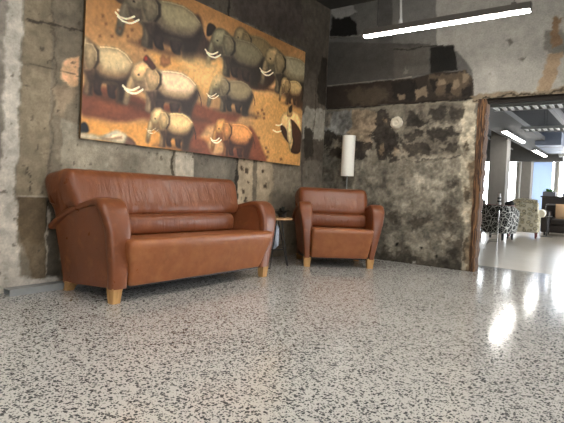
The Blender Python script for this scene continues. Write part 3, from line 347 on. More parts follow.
('l',[(-1.926,1.479),(-1.9,1.447),(-1.906,1.415)],(147, 98, 59),0.006,0,0.5,0),
('l',[(-1.847,1.477),(-1.821,1.444),(-1.827,1.412)],(147, 98, 59),0.006,0,0.5,0),
('l',[(-1.769,1.475),(-1.743,1.442),(-1.749,1.41)],(147, 98, 59),0.006,0,0.5,0),
('p',[(-2.235,1.481),(-2.22,1.483),(-2.224,1.494),(-2.236,1.492)],(25, 18, 14),0.004,0.008,0.9,0),
('l',[(-2.217,1.389),(-2.27,1.356),(-2.317,1.355),(-2.349,1.375)],(245, 229, 194),0.014,0,1,0),
('l',[(-2.185,1.375),(-2.237,1.337),(-2.292,1.333),(-2.332,1.353)],(253, 238, 207),0.014,0,1,0),
('l',[(-1.654,1.46),(-1.618,1.395),(-1.606,1.331)],(64, 37, 27),0.013,0,1,0),
('p',[(-3.101,1.219),(-2.867,1.195),(-2.567,1.195),(-2.469,1.222),(-2.603,1.244),(-3.003,1.247)],(72, 43, 29),0.03,0.008,0.7,0),
('p',[(-2.948,1.334),(-2.951,1.275),(-2.929,1.231),(-2.875,1.23),(-2.885,1.279),(-2.874,1.332)],(56, 37, 29),0.008,0.008,1,0),
('p',[(-2.828,1.332),(-2.831,1.273),(-2.809,1.229),(-2.756,1.228),(-2.758,1.277),(-2.728,1.33)],(56, 37, 29),0.008,0.008,1,0),
('p',[(-3.183,1.25),(-3.155,1.235),(-3.137,1.269),(-3.127,1.327),(-3.103,1.366),(-3.062,1.355),(-3.028,1.34),(-3.019,1.291),(-3.021,1.218),(-2.955,1.217),(-2.952,1.295),(-2.927,1.324),(-2.84,1.312),(-2.754,1.32),(-2.745,1.271),(-2.735,1.213),(-2.662,1.211),(-2.658,1.27),(-2.628,1.333),(-2.599,1.396),(-2.595,1.454),(-2.618,1.504),(-2.673,1.544),(-2.754,1.565),(-2.847,1.557),(-2.913,1.543),(-2.967,1.559),(-3.021,1.579),(-3.074,1.575),(-3.113,1.547),(-3.136,1.498),(-3.153,1.44),(-3.169,1.367),(-3.178,1.294)],(157, 124, 85),0.008,0.008,1,0),
('p',[(-2.944,1.392),(-2.876,1.362),(-2.77,1.36),(-2.678,1.388),(-2.616,1.465),(-2.593,1.415),(-2.628,1.318),(-2.65,1.24),(-2.662,1.211),(-2.735,1.213),(-2.754,1.32),(-2.873,1.313),(-2.953,1.314)],(46, 32, 24),0.026,0.008,0.97,0),
('p',[(-3.023,1.364),(-2.964,1.383),(-2.947,1.314),(-2.955,1.217),(-2.981,1.217),(-2.986,1.295)],(56, 37, 29),0.014,0.008,0.8,0),
('p',[(-2.919,1.534),(-2.846,1.547),(-2.754,1.555),(-2.679,1.534),(-2.63,1.489),(-2.667,1.436),(-2.772,1.409),(-2.865,1.41),(-2.915,1.46)],(233, 203, 143),0.036,0.008,0.95,0),
('p',[(-3.13,1.503),(-3.106,1.547),(-3.067,1.568),(-3.021,1.57),(-3.017,1.511),(-3.047,1.453),(-3.079,1.424),(-3.127,1.444)],(229, 197, 141),0.014,0.008,0.97,0),
('p',[(-3.126,1.435),(-3.079,1.424),(-3.04,1.443),(-3.024,1.384),(-3.062,1.36),(-3.103,1.371)],(121, 94, 65),0.014,0.008,0.8,0),
('p',[(-3.172,1.299),(-3.162,1.367),(-3.146,1.435),(-3.126,1.435),(-3.129,1.366),(-3.145,1.288)],(222, 192, 138),0.008,0.008,0.9,0),
('p',[(-2.952,1.539),(-2.911,1.519),(-2.907,1.441),(-2.938,1.392),(-2.958,1.393),(-2.928,1.451),(-2.937,1.509)],(41, 28, 22),0.01,0.008,0.85,0),
('p',[(-3.019,1.54),(-2.966,1.539),(-2.93,1.5),(-2.934,1.441),(-2.964,1.393),(-2.997,1.383),(-3.019,1.423),(-3.036,1.487)],(184, 154, 108),0.01,0.008,0.9,0),
('l',[(-3.026,1.54),(-2.973,1.542),(-2.934,1.5),(-2.934,1.446)],(237, 205, 147),0.01,0,0.7,0),
('l',[(-2.906,1.541),(-2.84,1.554),(-2.754,1.562),(-2.68,1.541),(-2.624,1.499)],(246, 214, 151),0.013,0,0.8,0),
('l',[(-2.829,1.468),(-2.807,1.439),(-2.812,1.409)],(151, 127, 91),0.006,0,0.5,0),
('l',[(-2.762,1.467),(-2.741,1.438),(-2.746,1.408)],(151, 127, 91),0.006,0,0.5,0),
('l',[(-2.696,1.466),(-2.674,1.436),(-2.679,1.407)],(151, 127, 91),0.006,0,0.5,0),
('p',[(-3.091,1.466),(-3.078,1.468),(-3.082,1.478),(-3.092,1.476)],(25, 18, 14),0.004,0.008,0.9,0),
('l',[(-3.077,1.382),(-3.122,1.352),(-3.162,1.35),(-3.189,1.367)],(245, 229, 194),0.00613971,0,1,0),
('l',[(-3.05,1.37),(-3.094,1.334),(-3.14,1.33),(-3.175,1.348)],(253, 238, 207),0.00613971,0,1,0),
('l',[(-2.598,1.454),(-2.569,1.395),(-2.559,1.336)],(56, 37, 29),0.013,0,1,0),
('p',[(-1.126,1.78),(-1.025,1.859),(-0.804,1.894),(-0.679,1.808),(-0.66,1.597),(-0.783,1.398),(-0.895,1.374),(-0.949,1.485),(-1.04,1.526),(-1.115,1.644)],(202, 167, 113),0.008,0.008,1,0),
('p',[(-0.999,1.812),(-0.968,1.958),(-0.902,1.969),(-0.889,1.829)],(177, 138, 88),0.008,0.008,1,0),
('p',[(-0.965,1.92),(-0.902,1.969),(-0.895,1.893),(-0.948,1.858)],(41, 28, 22),0.008,0.008,1,0),
('p',[(-1.118,1.681),(-1.007,1.645),(-0.927,1.488),(-0.995,1.506),(-1.112,1.606)],(54, 33, 24),0.008,0.008,1,0),
('p',[(-0.908,1.787),(-0.664,1.65),(-0.664,1.383),(-0.871,1.364),(-0.839,1.51),(-0.918,1.644)],(60, 37, 26),0.008,0.008,1,0),
('p',[(-0.976,1.79),(-0.906,1.762),(-0.865,1.547),(-0.903,1.464),(-0.978,1.559)],(220, 193, 142),0.008,0.008,1,0),
('l',[(-1.222,1.667),(-1.159,1.669),(-1.098,1.696)],(243, 223, 184),0.02,0,1,0),
('l',[(-1.278,1.597),(-1.194,1.583),(-1.112,1.606)],(243, 223, 184),0.02,0,1,0),
('p',[(-3.848,1.298),(-3.806,1.336),(-3.769,1.316),(-3.762,1.26),(-3.819,1.236),(-3.845,1.233)],(23, 22, 24),0.008,0.008,1,0),
('p',[(-3.419,1.268),(-3.334,1.251),(-3.288,1.193),(-3.414,1.18)],(107, 77, 63),0.008,0.008,1,0),
('p',[(-3.845,1.241),(-3.748,1.249),(-3.654,1.24),(-3.579,1.274),(-3.502,1.31),(-3.441,1.3),(-3.388,1.272),(-3.415,1.198),(-3.476,1.191),(-3.615,1.202),(-3.745,1.196),(-3.843,1.193)],(212, 193, 158),0.008,0.008,1,0),
('p',[(-3.617,1.244),(-3.541,1.283),(-3.461,1.289),(-3.559,1.251)],(247, 232, 203),0.012,0.008,0.8,0),
('p',[(-3.654,1.223),(-3.538,1.236),(-3.439,1.265),(-3.438,1.239),(-3.576,1.215)],(154, 102, 72),0.01,0.008,0.7,0),
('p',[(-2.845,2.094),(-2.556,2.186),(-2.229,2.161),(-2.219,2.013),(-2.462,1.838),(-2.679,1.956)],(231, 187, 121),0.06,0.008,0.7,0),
('p',[(-1.535,1.814),(-1.494,1.823),(-1.486,1.798),(-1.526,1.787)],(99, 57, 34),0.01,0.008,0.7,0),
('p',[(-1.494,1.773),(-1.452,1.782),(-1.444,1.756),(-1.484,1.746)],(99, 57, 34),0.01,0.008,0.7,0),
('p',[(-1.49,1.725),(-1.448,1.734),(-1.44,1.709),(-1.48,1.698)],(99, 57, 34),0.01,0.008,0.7,0),
('p',[(-1.607,1.767),(-1.566,1.775),(-1.559,1.751),(-1.597,1.74)],(99, 57, 34),0.01,0.008,0.7,0),
('p',[(-1.639,1.703),(-1.599,1.711),(-1.591,1.687),(-1.63,1.676)],(99, 57, 34),0.01,0.008,0.7,0),
('p',[(-1.38,1.329),(-1.337,1.335),(-1.329,1.309),(-1.37,1.3)],(99, 57, 34),0.01,0.008,0.7,0),
('p',[(-1.395,1.266),(-1.352,1.273),(-1.344,1.246),(-1.385,1.238)],(99, 57, 34),0.01,0.008,0.7,0),
('p',[(-1.109,1.266),(-1.062,1.272),(-1.053,1.245),(-1.098,1.236)],(99, 57, 34),0.01,0.008,0.7,0),
('p',[(-1.728,1.435),(-1.689,1.442),(-1.681,1.417),(-1.719,1.408)],(99, 57, 34),0.01,0.008,0.7,0),
('p',[(-3.655,2.186),(-3.634,2.194),(-3.631,2.177),(-3.65,2.167)],(99, 57, 34),0.01,0.008,0.7,0),
('p',[(-3.686,2.243),(-3.666,2.251),(-3.662,2.234),(-3.681,2.224)],(99, 57, 34),0.01,0.008,0.7,0),
('p',[(-3.397,2.212),(-3.374,2.22),(-3.37,2.202),(-3.392,2.193)],(99, 57, 34),0.01,0.008,0.7,0),
('p',[(-3.308,2.131),(-3.284,2.14),(-3.28,2.121),(-3.302,2.112)],(99, 57, 34),0.01,0.008,0.7,0),
('p',[(-3.435,2.149),(-3.413,2.157),(-3.409,2.139),(-3.43,2.129)],(99, 57, 34),0.01,0.008,0.7,0),
('p',[(-3.25,2.075),(-3.226,2.083),(-3.221,2.065),(-3.244,2.055)],(99, 57, 34),0.01,0.008,0.7,0),
('p',[(-3.519,2.193),(-3.497,2.201),(-3.493,2.184),(-3.514,2.174)],(99, 57, 34),0.01,0.008,0.7,0),
('p',[(-3.593,2.103),(-3.572,2.111),(-3.568,2.094),(-3.588,2.085)],(99, 57, 34),0.01,0.008,0.7,0),
('p',[(-3.706,2.071),(-3.686,2.079),(-3.682,2.062),(-3.701,2.053)],(99, 57, 34),0.01,0.008,0.7,0),
('p',[(-1.566,1.477),(-1.525,1.484),(-1.517,1.459),(-1.556,1.45)],(99, 57, 34),0.01,0.008,0.7,0),
('p',[(-1.423,1.373),(-1.38,1.38),(-1.372,1.354),(-1.413,1.345)],(99, 57, 34),0.01,0.008,0.7,0)]


random.seed(4)
S = bpy.context.scene
COL = S.collection
PI = math.pi

# ------------------------------------------------------------------ helpers
def lin(c):
    return tuple((v / 255 / 12.92) if v / 255 <= 0.04045 else (((v / 255) + 0.055) / 1.055) ** 2.4 for v in c)

class NT:
    """small node-tree writer"""
    def __init__(self, name):
        self.m = bpy.data.materials.new(name); self.m.use_nodes = True
        self.t = self.m.node_tree; self.n = self.t.nodes; self.l = self.t.links
        self.b = self.n['Principled BSDF']; self.out = self.n['Material Output']
    def node(self, kind, **kw):
        d = self.n.new(kind)
        for k, v in kw.items(): setattr(d, k, v)
        return d
    def put(self, sock, v):
        if isinstance(v, bpy.types.NodeSocket): self.l.new(v, sock)
        elif isinstance(v, (tuple, list)) and len(v) == 3 and sock.type == 'RGBA': sock.default_value = (*v, 1)
        else: sock.default_value = v
    def coord(self, kind='Object', scale=None):
        c = self.node('ShaderNodeTexCoord').outputs[kind]
        if scale is None: return c
        mp = self.node('ShaderNodeMapping'); self.l.new(c, mp.inputs[0]); mp.inputs['Scale'].default_value = scale
        return mp.outputs[0]
    def noise(self, vec, scale, detail=4, rough=.55, dist=0):
        d = self.node('ShaderNodeTexNoise'); self.l.new(vec, d.inputs['Vector'])
        d.inputs['Scale'].default_value = scale; d.inputs['Detail'].default_value = detail
        d.inputs['Roughness'].default_value = rough; d.inputs['Distortion'].default_value = dist
        return d.outputs['Fac']
    def voro(self, vec, scale, feature='F1', out='Distance', rand=1):
        d = self.node('ShaderNodeTexVoronoi', feature=feature); self.l.new(vec, d.inputs['Vector'])
        d.inputs['Scale'].default_value = scale; d.inputs['Randomness'].default_value = rand
        return d.outputs[out]
    def ramp(self, fac, stops, interp='LINEAR'):
        d = self.node('ShaderNodeValToRGB'); self.l.new(fac, d.inputs[0]); r = d.color_ramp; r.interpolation = interp
        while len(r.elements) < len(stops): r.elements.new(.5)
        for e, (p, c) in zip(r.elements, stops):
            e.position = p; e.color = (*c, 1) if isinstance(c, (tuple, list)) else (c, c, c, 1)
        return d.outputs[0]
    def mix(self, f, a, b, blend='MIX'):
        d = self.node('ShaderNodeMix', data_type='RGBA', blend_type=blend)
        self.put(d.inputs[0], f); self.put(d.inputs[6], a); self.put(d.inputs[7], b)
        return d.outputs[2]
    def math(self, op, a, b=None):
        d = self.node('ShaderNodeMath', operation=op); self.put(d.inputs[0], a)
        if b is not None: self.put(d.inputs[1], b)
        return d.outputs[0]
    def bump(self, h, strength=.3, dist=.01):
        d = self.node('ShaderNodeBump'); d.inputs['Strength'].default_value = strength; d.inputs['Distance'].default_value = dist
        self.l.new(h, d.inputs['Height']); self.l.new(d.outputs[0], self.b.inputs['Normal'])
    def base(self, c): self.put(self.b.inputs['Base Color'], c)
    def set(self, **kw):
        for k, v in kw.items(): self.put(self.b.inputs[k.replace('_', ' ')], v)

def plain(name, rgb, rough=.5, metal=0, var=.12, scale=14, bump=0):
    m = NT(name); co = m.coord(); c = lin(rgb)
    n = m.noise(co, scale, 4)
    m.base(m.mix(n, tuple(v * (1 - var) for v in c), tuple(min(1, v * (1 + var)) for v in c)))
    m.set(Roughness=rough, Metallic=metal)
    if bump: m.bump(m.noise(co, scale * 6, 3), bump, .004)
    return m.m

def emit(name, rgb, strength):
    m = NT(name)
    m.base((.8, .8, .8)); m.set(Emission_Color=rgb, Emission_Strength=strength)
    return m.m

def glass(name, tint=(1, 1, 1), gloss=.08):
    m = NT(name)
    tr = m.node('ShaderNodeBsdfTransparent'); tr.inputs[0].default_value = (*tint, 1)
    gl = m.node('ShaderNodeBsdfGlossy'); gl.inputs['Roughness'].default_value = .02
    mx = m.node('ShaderNodeMixShader'); mx.inputs[0].default_value = gloss
    m.l.new(tr.outputs[0], mx.inputs[1]); m.l.new(gl.outputs[0], mx.inputs[2]); m.l.new(mx.outputs[0], m.out.inputs[0])
    return m.m

class MB:
    """collects shapes into one mesh object"""
    def __init__(self): self.b = bmesh.new()
    def quad_grid(self, rows, close_u=False, close_v=False, cap=False):
        """rows: list of equally long point lists"""
        vs = [[self.b.verts.new(p) for p in r] for r in rows]
        R, N = len(vs), len(vs[0])
        for i in range(R if close_v else R - 1):
            for j in range(N if close_u else N - 1):
                a, b, c, d = vs[i][j], vs[i][(j + 1) % N], vs[(i + 1) % R][(j + 1) % N], vs[(i + 1) % R][j]
                try: self.b.faces.new((a, b, c, d))
                except ValueError: pass
        if cap:
            self.b.faces.new(vs[0][::-1]); self.b.faces.new(vs[-1])
        return self
    def box(self, x0, x1, y0, y1, z0, z1, bev=0, seg=2):
        r = bmesh.ops.create_cube(self.b, size=1)
        vs = r['verts']
        for v in vs:
            v.co = Vector((x0 + (v.co.x + .5) * (x1 - x0), y0 + (v.co.y + .5) * (y1 - y0), z0 + (v.co.z + .5) * (z1 - z0)))
        if bev:
            es = list({e for v in vs for e in v.link_edges})
            bmesh.ops.bevel(self.b, geom=es, offset=bev, segments=seg, profile=.5, affect='EDGES')
        return self
    def tube(self, pts, r, n=10, closed=False):
        pts = [Vector(p) for p in pts]
        rr = r if isinstance(r, (list, tuple)) else [r] * len(pts)
        rows = []; up = None
        for i, p in enumerate(pts):
            a = pts[i - 1] if (i > 0 or closed) else p
            b = pts[(i + 1) % len(pts)] if (i < len(pts) - 1 or closed) else p
            d = (b - a).normalized()
            if up is None:
                up = Vector((0, 0, 1)) if abs(d.z) < .9 else Vector((1, 0, 0))
            s = d.cross(up).normalized(); up = s.cross(d).normalized()
            rows.append([p + (s * math.cos(2 * PI * k / n) + up * math.sin(2 * PI * k / n)) * rr[i] for k in range(n)])
        return self.quad_grid(rows, close_u=True, close_v=closed, cap=not closed)
    def lathe(self, prof, cx=0, cy=0, n=32):
        rows = [[(cx + r * math.cos(2 * PI * k / n), cy + r * math.sin(2 * PI * k / n), z) for k in range(n)] for r, z in prof]
        return self.quad_grid(rows, close_u=True, cap=True)
    def prism(self, pts, h0, h1, axis='z'):
        f = {'z': lambda p, h: (p[0], p[1], h), 'x': lambda p, h: (h, p[0], p[1]), 'y': lambda p, h: (p[0], h, p[1])}[axis]
        return self.quad_grid([[f(p, h0) for p in pts], [f(p, h1) for p in pts]], close_u=True, cap=True)
    def shift(self, M):
        bmesh.ops.transform(self.b, matrix=M, verts=self.b.verts[:]); return self
    def build(self, name, mat, parent=None, smooth=True, angle=40, sub=0):
        bmesh.ops.recalc_face_normals(self.b, faces=self.b.faces[:])
        me = bpy.data.meshes.new(name); self.b.to_mesh(me); self.b.free()
        if mat: me.materials.append(mat)
        if smooth:
            me.shade_smooth(); me.set_sharp_from_angle(angle=math.radians(angle))
        o = bpy.data.objects.new(name, me); COL.objects.link(o)
        if parent is not None: o.parent = parent
        if sub:
            s = o.modifiers.new('sub', 'SUBSURF'); s.levels = s.render_levels = sub
        return o

def empty(name, loc, rz=0):
    o = bpy.data.objects.new(name, None); COL.objects.link(o)
    o.location = loc; o.rotation_euler = (0, 0, rz); o.empty_display_size = .1
    return o

def tag(o, label, cat, group=None, kind=None):
    o['label'] = label; o['category'] = cat
    if group: o['group'] = group
    if kind: o['kind'] = kind
    return o

def struct(o, label=None, cat=None):
    o['kind'] = 'structure'
    if label: o['label'] = label
    if cat: o['category'] = cat
    return o

# ------------------------------------------------------------------ plane painter (stains, plaster patches, printed picture)
def vnoise(h, w, cell, rng):
    gh, gw = int(h / cell) + 3, int(w / cell) + 3
    g = rng.random((gh, gw))
    y = np.arange(h) / cell; x = np.arange(w) / cell
    yi = y.astype(int); xi = x.astype(int)
    fy = y - yi; fx = x - xi
    fy = fy * fy * (3 - 2 * fy); fx = fx * fx * (3 - 2 * fx)
    a = g[yi][:, xi]; b = g[yi][:, xi + 1]; c = g[yi + 1][:, xi]; d = g[yi + 1][:, xi + 1]
    fx = fx[None, :]; fy = fy[:, None]
    return (a * (1 - fx) + b * fx) * (1 - fy) + (c * (1 - fx) + d * fx) * fy

def fbm(h, w, cell, rng, octs=4, gain=.55):
    t = np.zeros((h, w)); amp = 1; tot = 0
    for _ in range(octs):
        t += amp * vnoise(h, w, max(cell, 1.01), rng); tot += amp; amp *= gain; cell /= 2
        if cell < 1: break
    return t / tot - .5

class Plane:
    def __init__(self, u0, u1, v0, v1, res, base, seed):
        self.res = res
        self.w = int(round((u1 - u0) / res)) + 1; self.h = int(round((v1 - v0) / res)) + 1
        self.U, self.V = np.meshgrid(np.linspace(u0, u1, self.w), np.linspace(v0, v1, self.h))
        self.img = np.ones((self.h, self.w, 3)) * np.array(base, float)
        self.hgt = np.zeros((self.h, self.w))
        self.rng = np.random.default_rng(seed)
        self.nu = fbm(self.h, self.w, .13 / res, self.rng, 6, .78) * 3.4
        self.nv = fbm(self.h, self.w, .13 / res, self.rng, 6, .78) * 3.4
    def sd(self, pts, warp, closed, margin):
        us = [p[0] for p in pts]; vs = [p[1] for p in pts]; m = margin + warp * 2
        u, v = self.U[0], self.V[:, 0]
        i0, i1 = np.searchsorted(u, min(us) - m), np.searchsorted(u, max(us) + m)
        j0, j1 = np.searchsorted(v, min(vs) - m), np.searchsorted(v, max(vs) + m)
        if i1 <= i0 or j1 <= j0: return None
        sl = (slice(j0, j1), slice(i0, i1))
        X = self.U[sl] + warp * self.nu[sl]; Y = self.V[sl] + warp * self.nv[sl]
        d = np.full(X.shape, 1e9); ins = np.zeros(X.shape, bool)
        n = len(pts)
        for k in range(n if closed else n - 1):
            ax, ay = pts[k]; bx, by = pts[(k + 1) % n]
            dx, dy = bx - ax, by - ay; L = dx * dx + dy * dy + 1e-12
            t = np.clip(((X - ax) * dx + (Y - ay) * dy) / L, 0, 1)
            d = np.minimum(d, np.hypot(X - ax - t * dx, Y - ay - t * dy))
            if closed and by != ay:
                c = ((ay > Y) != (by > Y)) & (X < (bx - ax) * (Y - ay) / (by - ay) + ax)
                ins ^= c
        return sl, d, ins
    def apply(self, marks, form=False):
        for kind, pts, col, soft, warp, al, h in marks:
            r = self.sd(pts, warp, kind == 'p', .08)
            if r is None: continue
            sl, d, ins = r
            if kind == 'p':
                s = np.where(ins, d, -d); k = np.clip(s / max(soft, self.res * .6) * .5 + .5, 0, 1)
            else:
                k = np.clip((soft - d) / max(soft * .5, self.res * .6), 0, 1)
            k = k * k * (3 - 2 * k) * al
            if form and kind == 'p' and soft < .0185:
                vs = [p[1] for p in pts]; vm = (min(vs) + max(vs)) / 2; vr = max(.05, (max(vs) - min(vs)) / 2)
                fm = (.74 + .34 * np.clip(d / .045, 0, 1)) * (1 + .16 * np.clip((self.V[sl] - vm) / vr, -1, 1)) * (1 + .28 * self.fine[sl])
                c3 = np.array(col, float) * fm[..., None]
                self.img[sl] = self.img[sl] * (1 - k[..., None]) + c3 * k[..., None]
                continue
            self.img[sl] = self.img[sl] * (1 - k[..., None]) + np.array(col, float) * k[..., None]
            self.hgt[sl] += h * k
    def grain(self, cell, amount, octs=4, tint=(1, 1, 1)):
        n = fbm(self.h, self.w, cell / self.res, self.rng, octs)
        self.img *= 1 + amount * n[..., None] * np.array(tint)
        return n
    def pits(self, cell, thr, col, al, depth):
        n = fbm(self.h, self.w, cell / self.res, self.rng, 3)
        k = np.clip((n - thr) / .06, 0, 1) * al
        self.img = self.img * (1 - k[..., None]) + np.array(col, float) * k[..., None]
        self.hgt -= depth * k
    def mesh(self, name, mat, to3d, gain=(1., 1., 1.), keep=None, parent=None, extra=None):
        """to3d(U, V, H) -> x, y, z arrays; keep(uc, vc) mask on faces"""
        x, y, z = to3d(self.U, self.V, self.hgt)
        co = np.stack([x, y, z], -1).reshape(-1, 3)
        idx = np.arange(self.h * self.w).reshape(self.h, self.w)
        f = np.stack([idx[:-1, :-1], idx[:-1, 1:], idx[1:, 1:], idx[1:, :-1]], -1).reshape(-1, 4)
        if keep is not None:
            uc = (self.U[:-1, :-1] + self.U[1:, 1:]).ravel() / 2; vc = (self.V[:-1, :-1] + self.V[1:, 1:]).ravel() / 2
            f = f[keep(uc, vc)]
        rgb = np.clip(self.img, 0, 255).reshape(-1, 3) / 255
        rgb = np.where(rgb <= .04045, rgb / 12.92, ((rgb + .055) / 1.055) ** 2.4) * np.array(gain)
        verts = co.tolist(); faces = f.tolist(); cols = rgb.tolist()
        if extra:
            ev, ef, ec = extra; o0 = len(verts)
            verts += ev; faces += [[i + o0 for i in q] for q in ef]; cols += [ec] * len(ev)
        me = bpy.data.meshes.new(name); me.from_pydata(verts, [], faces)
        at = me.color_attributes.new('paint', 'FLOAT_COLOR', 'POINT')
        at.data.foreach_set('color', np.concatenate([np.array(cols), np.ones((len(cols), 1))], 1).astype(np.float32).ravel())
        me.materials.append(mat); me.shade_smooth(); me.set_sharp_from_angle(angle=math.radians(60))
        o = bpy.data.objects.new(name, me); COL.objects.link(o)
        if parent is not None: o.parent = parent
        return o

def box_data(x0, x1, y0, y1, z0, z1):
    v = [[x, y, z] for x in (x0, x1) for y in (y0, y1) for z in (z0, z1)]
    f = [[0, 1, 3, 2], [4, 6, 7, 5], [0, 4, 5, 1], [2, 3, 7, 6], [0, 2, 6, 4], [1, 5, 7, 3]]
    return v, f
def merge_boxes(bs):
    V, F = [], []
    for b in bs:
        v, f = box_data(*b); F += [[i + len(V) for i in q] for q in f]; V += v
    return V, F

# ------------------------------------------------------------------ materials
def painted_concrete(name, fine=.22, bump=.5):
    m = NT(name); co = m.coord()
    at = m.node('ShaderNodeVertexColor', layer_name='paint').outputs[0]
    n1 = m.noise(co, 55, 5, .65); n2 = m.noise(co, 9, 5, .6)
    k = m.math('ADD', m.math('MULTIPLY', m.math('SUBTRACT', n1, .5), fine * 3), m.math('MULTIPLY', m.math('SUBTRACT', n2, .5), fine * 2))
    k = m.math('ADD', k, 1.0)
    cc = m.node('ShaderNodeCombineColor')
    for i in range(3): m.l.new(k, cc.inputs[i])
    m.base(m.mix(1.0, at, cc.outputs[0], 'MULTIPLY'))
    m.set(Roughness=.82); m.b.inputs['Specular IOR Level'].default_value = .25
    h = m.math('ADD', n1, m.math('MULTIPLY', n2, 1.5))
    m.bump(h, bump, .012)
    return m.m

M_WALL = painted_concrete('weathered_concrete')
M_WALLB = painted_concrete('stained_plaster', .26, .7)

def terrazzo(name, light=(214, 210, 203), stones=True, rough=.115):
    m = NT(name); co = m.coord()
    wob = m.noise(co, 3.0, 3, .5); big = m.noise(co, .7, 3, .5)
    base = m.mix(wob, lin(tuple(v - 7 for v in light)), lin(tuple(v + 6 for v in light)))
    base = m.mix(m.math('MULTIPLY', big, .35), base, lin((190, 186, 178)))
    fine = m.noise(co, 160, 3, .7)
    base = m.mix(m.ramp(fine, [(.40, .0), (.62, (.38 if stones else .2))]), base, lin((152, 150, 146)))
    if stones:
        # warped coordinates make the stones angular and unequal
        wn = m.node('ShaderNodeTexNoise'); m.l.new(co, wn.inputs['Vector']); wn.inputs['Scale'].default_value = 28
        off = m.node('ShaderNodeVectorMath', operation='SCALE'); m.l.new(wn.outputs['Color'], off.inputs[0]); off.inputs['Scale'].default_value = .009
        add = m.node('ShaderNodeVectorMath', operation='ADD'); m.l.new(co, add.inputs[0]); m.l.new(off.outputs[0], add.inputs[1])
        cov = m.noise(co, 1.6, 2, .5)
        for sc, frac, lim, tone in ((76, .50, .53, (56, 57, 58)), (118, .50, .50, (68, 68, 68)), (52, .13, .47, (88, 88, 87))):
            v = m.node('ShaderNodeTexVoronoi', feature='F1'); v.inputs['Scale'].default_value = sc; m.l.new(add.outputs[0], v.inputs['Vector'])
            sep = m.node('ShaderNodeSeparateColor'); m.l.new(v.outputs['Color'], sep.inputs[0])
            lim_v = m.math('MULTIPLY', m.math('ADD', sep.outputs[1], .55), lim * .8)
            inside = m.ramp(m.math('SUBTRACT', lim_v, v.outputs['Distance']), [(.0, 0.), (.03, 1.)])
            gate = m.math('LESS_THAN', sep.outputs[0], m.math('MULTIPLY', m.math('ADD', cov, .5), frac))
            k = m.math('MULTIPLY', inside, gate)
            t = lin(tone)
            scol = m.mix(sep.outputs[2], tuple(x * .6 for x in t), tuple(x * 2.0 for x in t))
            base = m.mix(m.math('MULTIPLY', k, .93), base, scol)
    m.base(base)
    r = m.ramp(m.noise(co, 5, 4, .6), [(.3, rough * .8), (.7, rough * 1.3)])
    m.set(Roughness=r if stones else rough, IOR=1.5)
    if stones: m.bump(m.noise(co, 2.2, 2, .5), .05, .02)
    return m.m
M_FLOOR = terrazzo('polished_aggregate_concrete')
M_FLOOR2 = terrazzo('polished_plain_concrete', (212, 199, 180), False, .26)

def leather(name, c=(125, 72, 44), stretch=(9, 3, 2.2), bs=.38, wear_highlight=.5):
    m = NT(name); co = m.coord(); cl = lin(c)
    n = m.noise(co, 2.4, 5, .6, .4); n2 = m.noise(co, 11, 4, .6)
    base = m.mix(m.ramp(n, [(.3, 0.), (.7, 1.)]), tuple(v * .80 for v in cl), tuple(v * 1.16 for v in cl))
    base = m.mix(m.ramp(n2, [(.56 - .12 * (wear_highlight > .5), 0.), (.8, wear_highlight)]), base, lin((172, 112, 68)))  # worn patches, paler also to paint in highlights
    m.base(base)
    cre = m.noise(m.coord('Object', stretch), 2.2, 4, .55, .8)
    grain = m.voro(co, 260)
    h = m.math('ADD', m.math('MULTIPLY', cre, 1.0), m.math('MULTIPLY', grain, .05))
    m.bump(h, bs, .02)
    m.set(Roughness=m.ramp(n2, [(.3, .27), (.7, .40)])); m.b.inputs['Specular IOR Level'].default_value = .45
    return m.m
M_LEATHER = leather('tan_leather')
M_LEATHER_SEAT = leather('worn_highlit_tan_leather', (150, 90, 54), (2.4, 3, 3), .22, .8)  # seat wear, lightened to stand in for a golden highlight
M_LEATHER_ARM = leather('smooth_tan_leather', (125, 72, 44), (2.6, 3, 2.6), .2)

def wood(name, a, b, scale=(30, 30, 3), rough=.5, lo=.3, hi=.7):
    m = NT(name); co = m.coord('Object', scale)
    n = m.noise(co, 1.2, 5, .6, .8)
    m.base(m.mix(m.ramp(n, [(lo, 0.), (hi, 1.)]), lin(a), lin(b)))
    m.set(Roughness=rough); m.bump(n, .2, .004)
    return m.m
M_LEG = wood('pale_beech', (172, 126, 74), (206, 162, 104))
M_POST = wood('old_timber', (58, 39, 27), (160, 116, 74), (46, 46, 1.3), .8, .44, .70)
M_TABLE = wood('oak_top', (150, 112, 72), (190, 150, 104), (3, 30, 3))
M_BLACK = plain('black_steel', (24, 23, 22), .45)
M_CHROME = plain('chrome', (205, 205, 205), .12, 1)
M_GALV = plain('galvanised_steel', (158, 160, 158), .45, .3, .15, 20)
M_SHADE = NT('white_lamp_shade'); M_SHADE.base(lin((250, 247, 236))); M_SHADE.set(Roughness=.8)
M_SHADE.bump(M_SHADE.noise(M_SHADE.coord(), 120, 2), .05, .002); M_SHADE = M_SHADE.m
M_HOUSING = plain('anodised_housing', (104, 98, 92), .5, .3)
M_TUBE = emit('lit_tube_diffuser', (1, .965, .90), 50)
M_TUBE2 = emit('lit_tube_diffuser_lounge', (1, .965, .91), 26)
M_WHITEP = plain('white_plastic', (222, 220, 214), .45)
M_CEIL = plain('dark_ceiling_concrete', (66, 63, 60), .9, 0, .3, 3, .3)
M_CEIL2 = plain('black_ceiling', (18, 18, 19), .9, 0, .2, 3)
M_PLAIN = plain('plain_grey_plaster', (142, 138, 130), .85, 0, .18, 2.5, .3)
M_PILLAR = plain('raw_concrete_column', (104, 100, 94), .85, 0, .2, 6, .3)
M_SOFFIT = plain('grey_soffit_board', (66, 65, 63), .8, 0, .25, 9, .2)
M_GLASS = glass('window_glass')
M_FRAME = plain('white_window_frame', (196, 190, 178), .5)
M_DARKLEATHER = plain('dark_brown_leather', (44, 38, 36), .42, 0, .25, 8, .3)
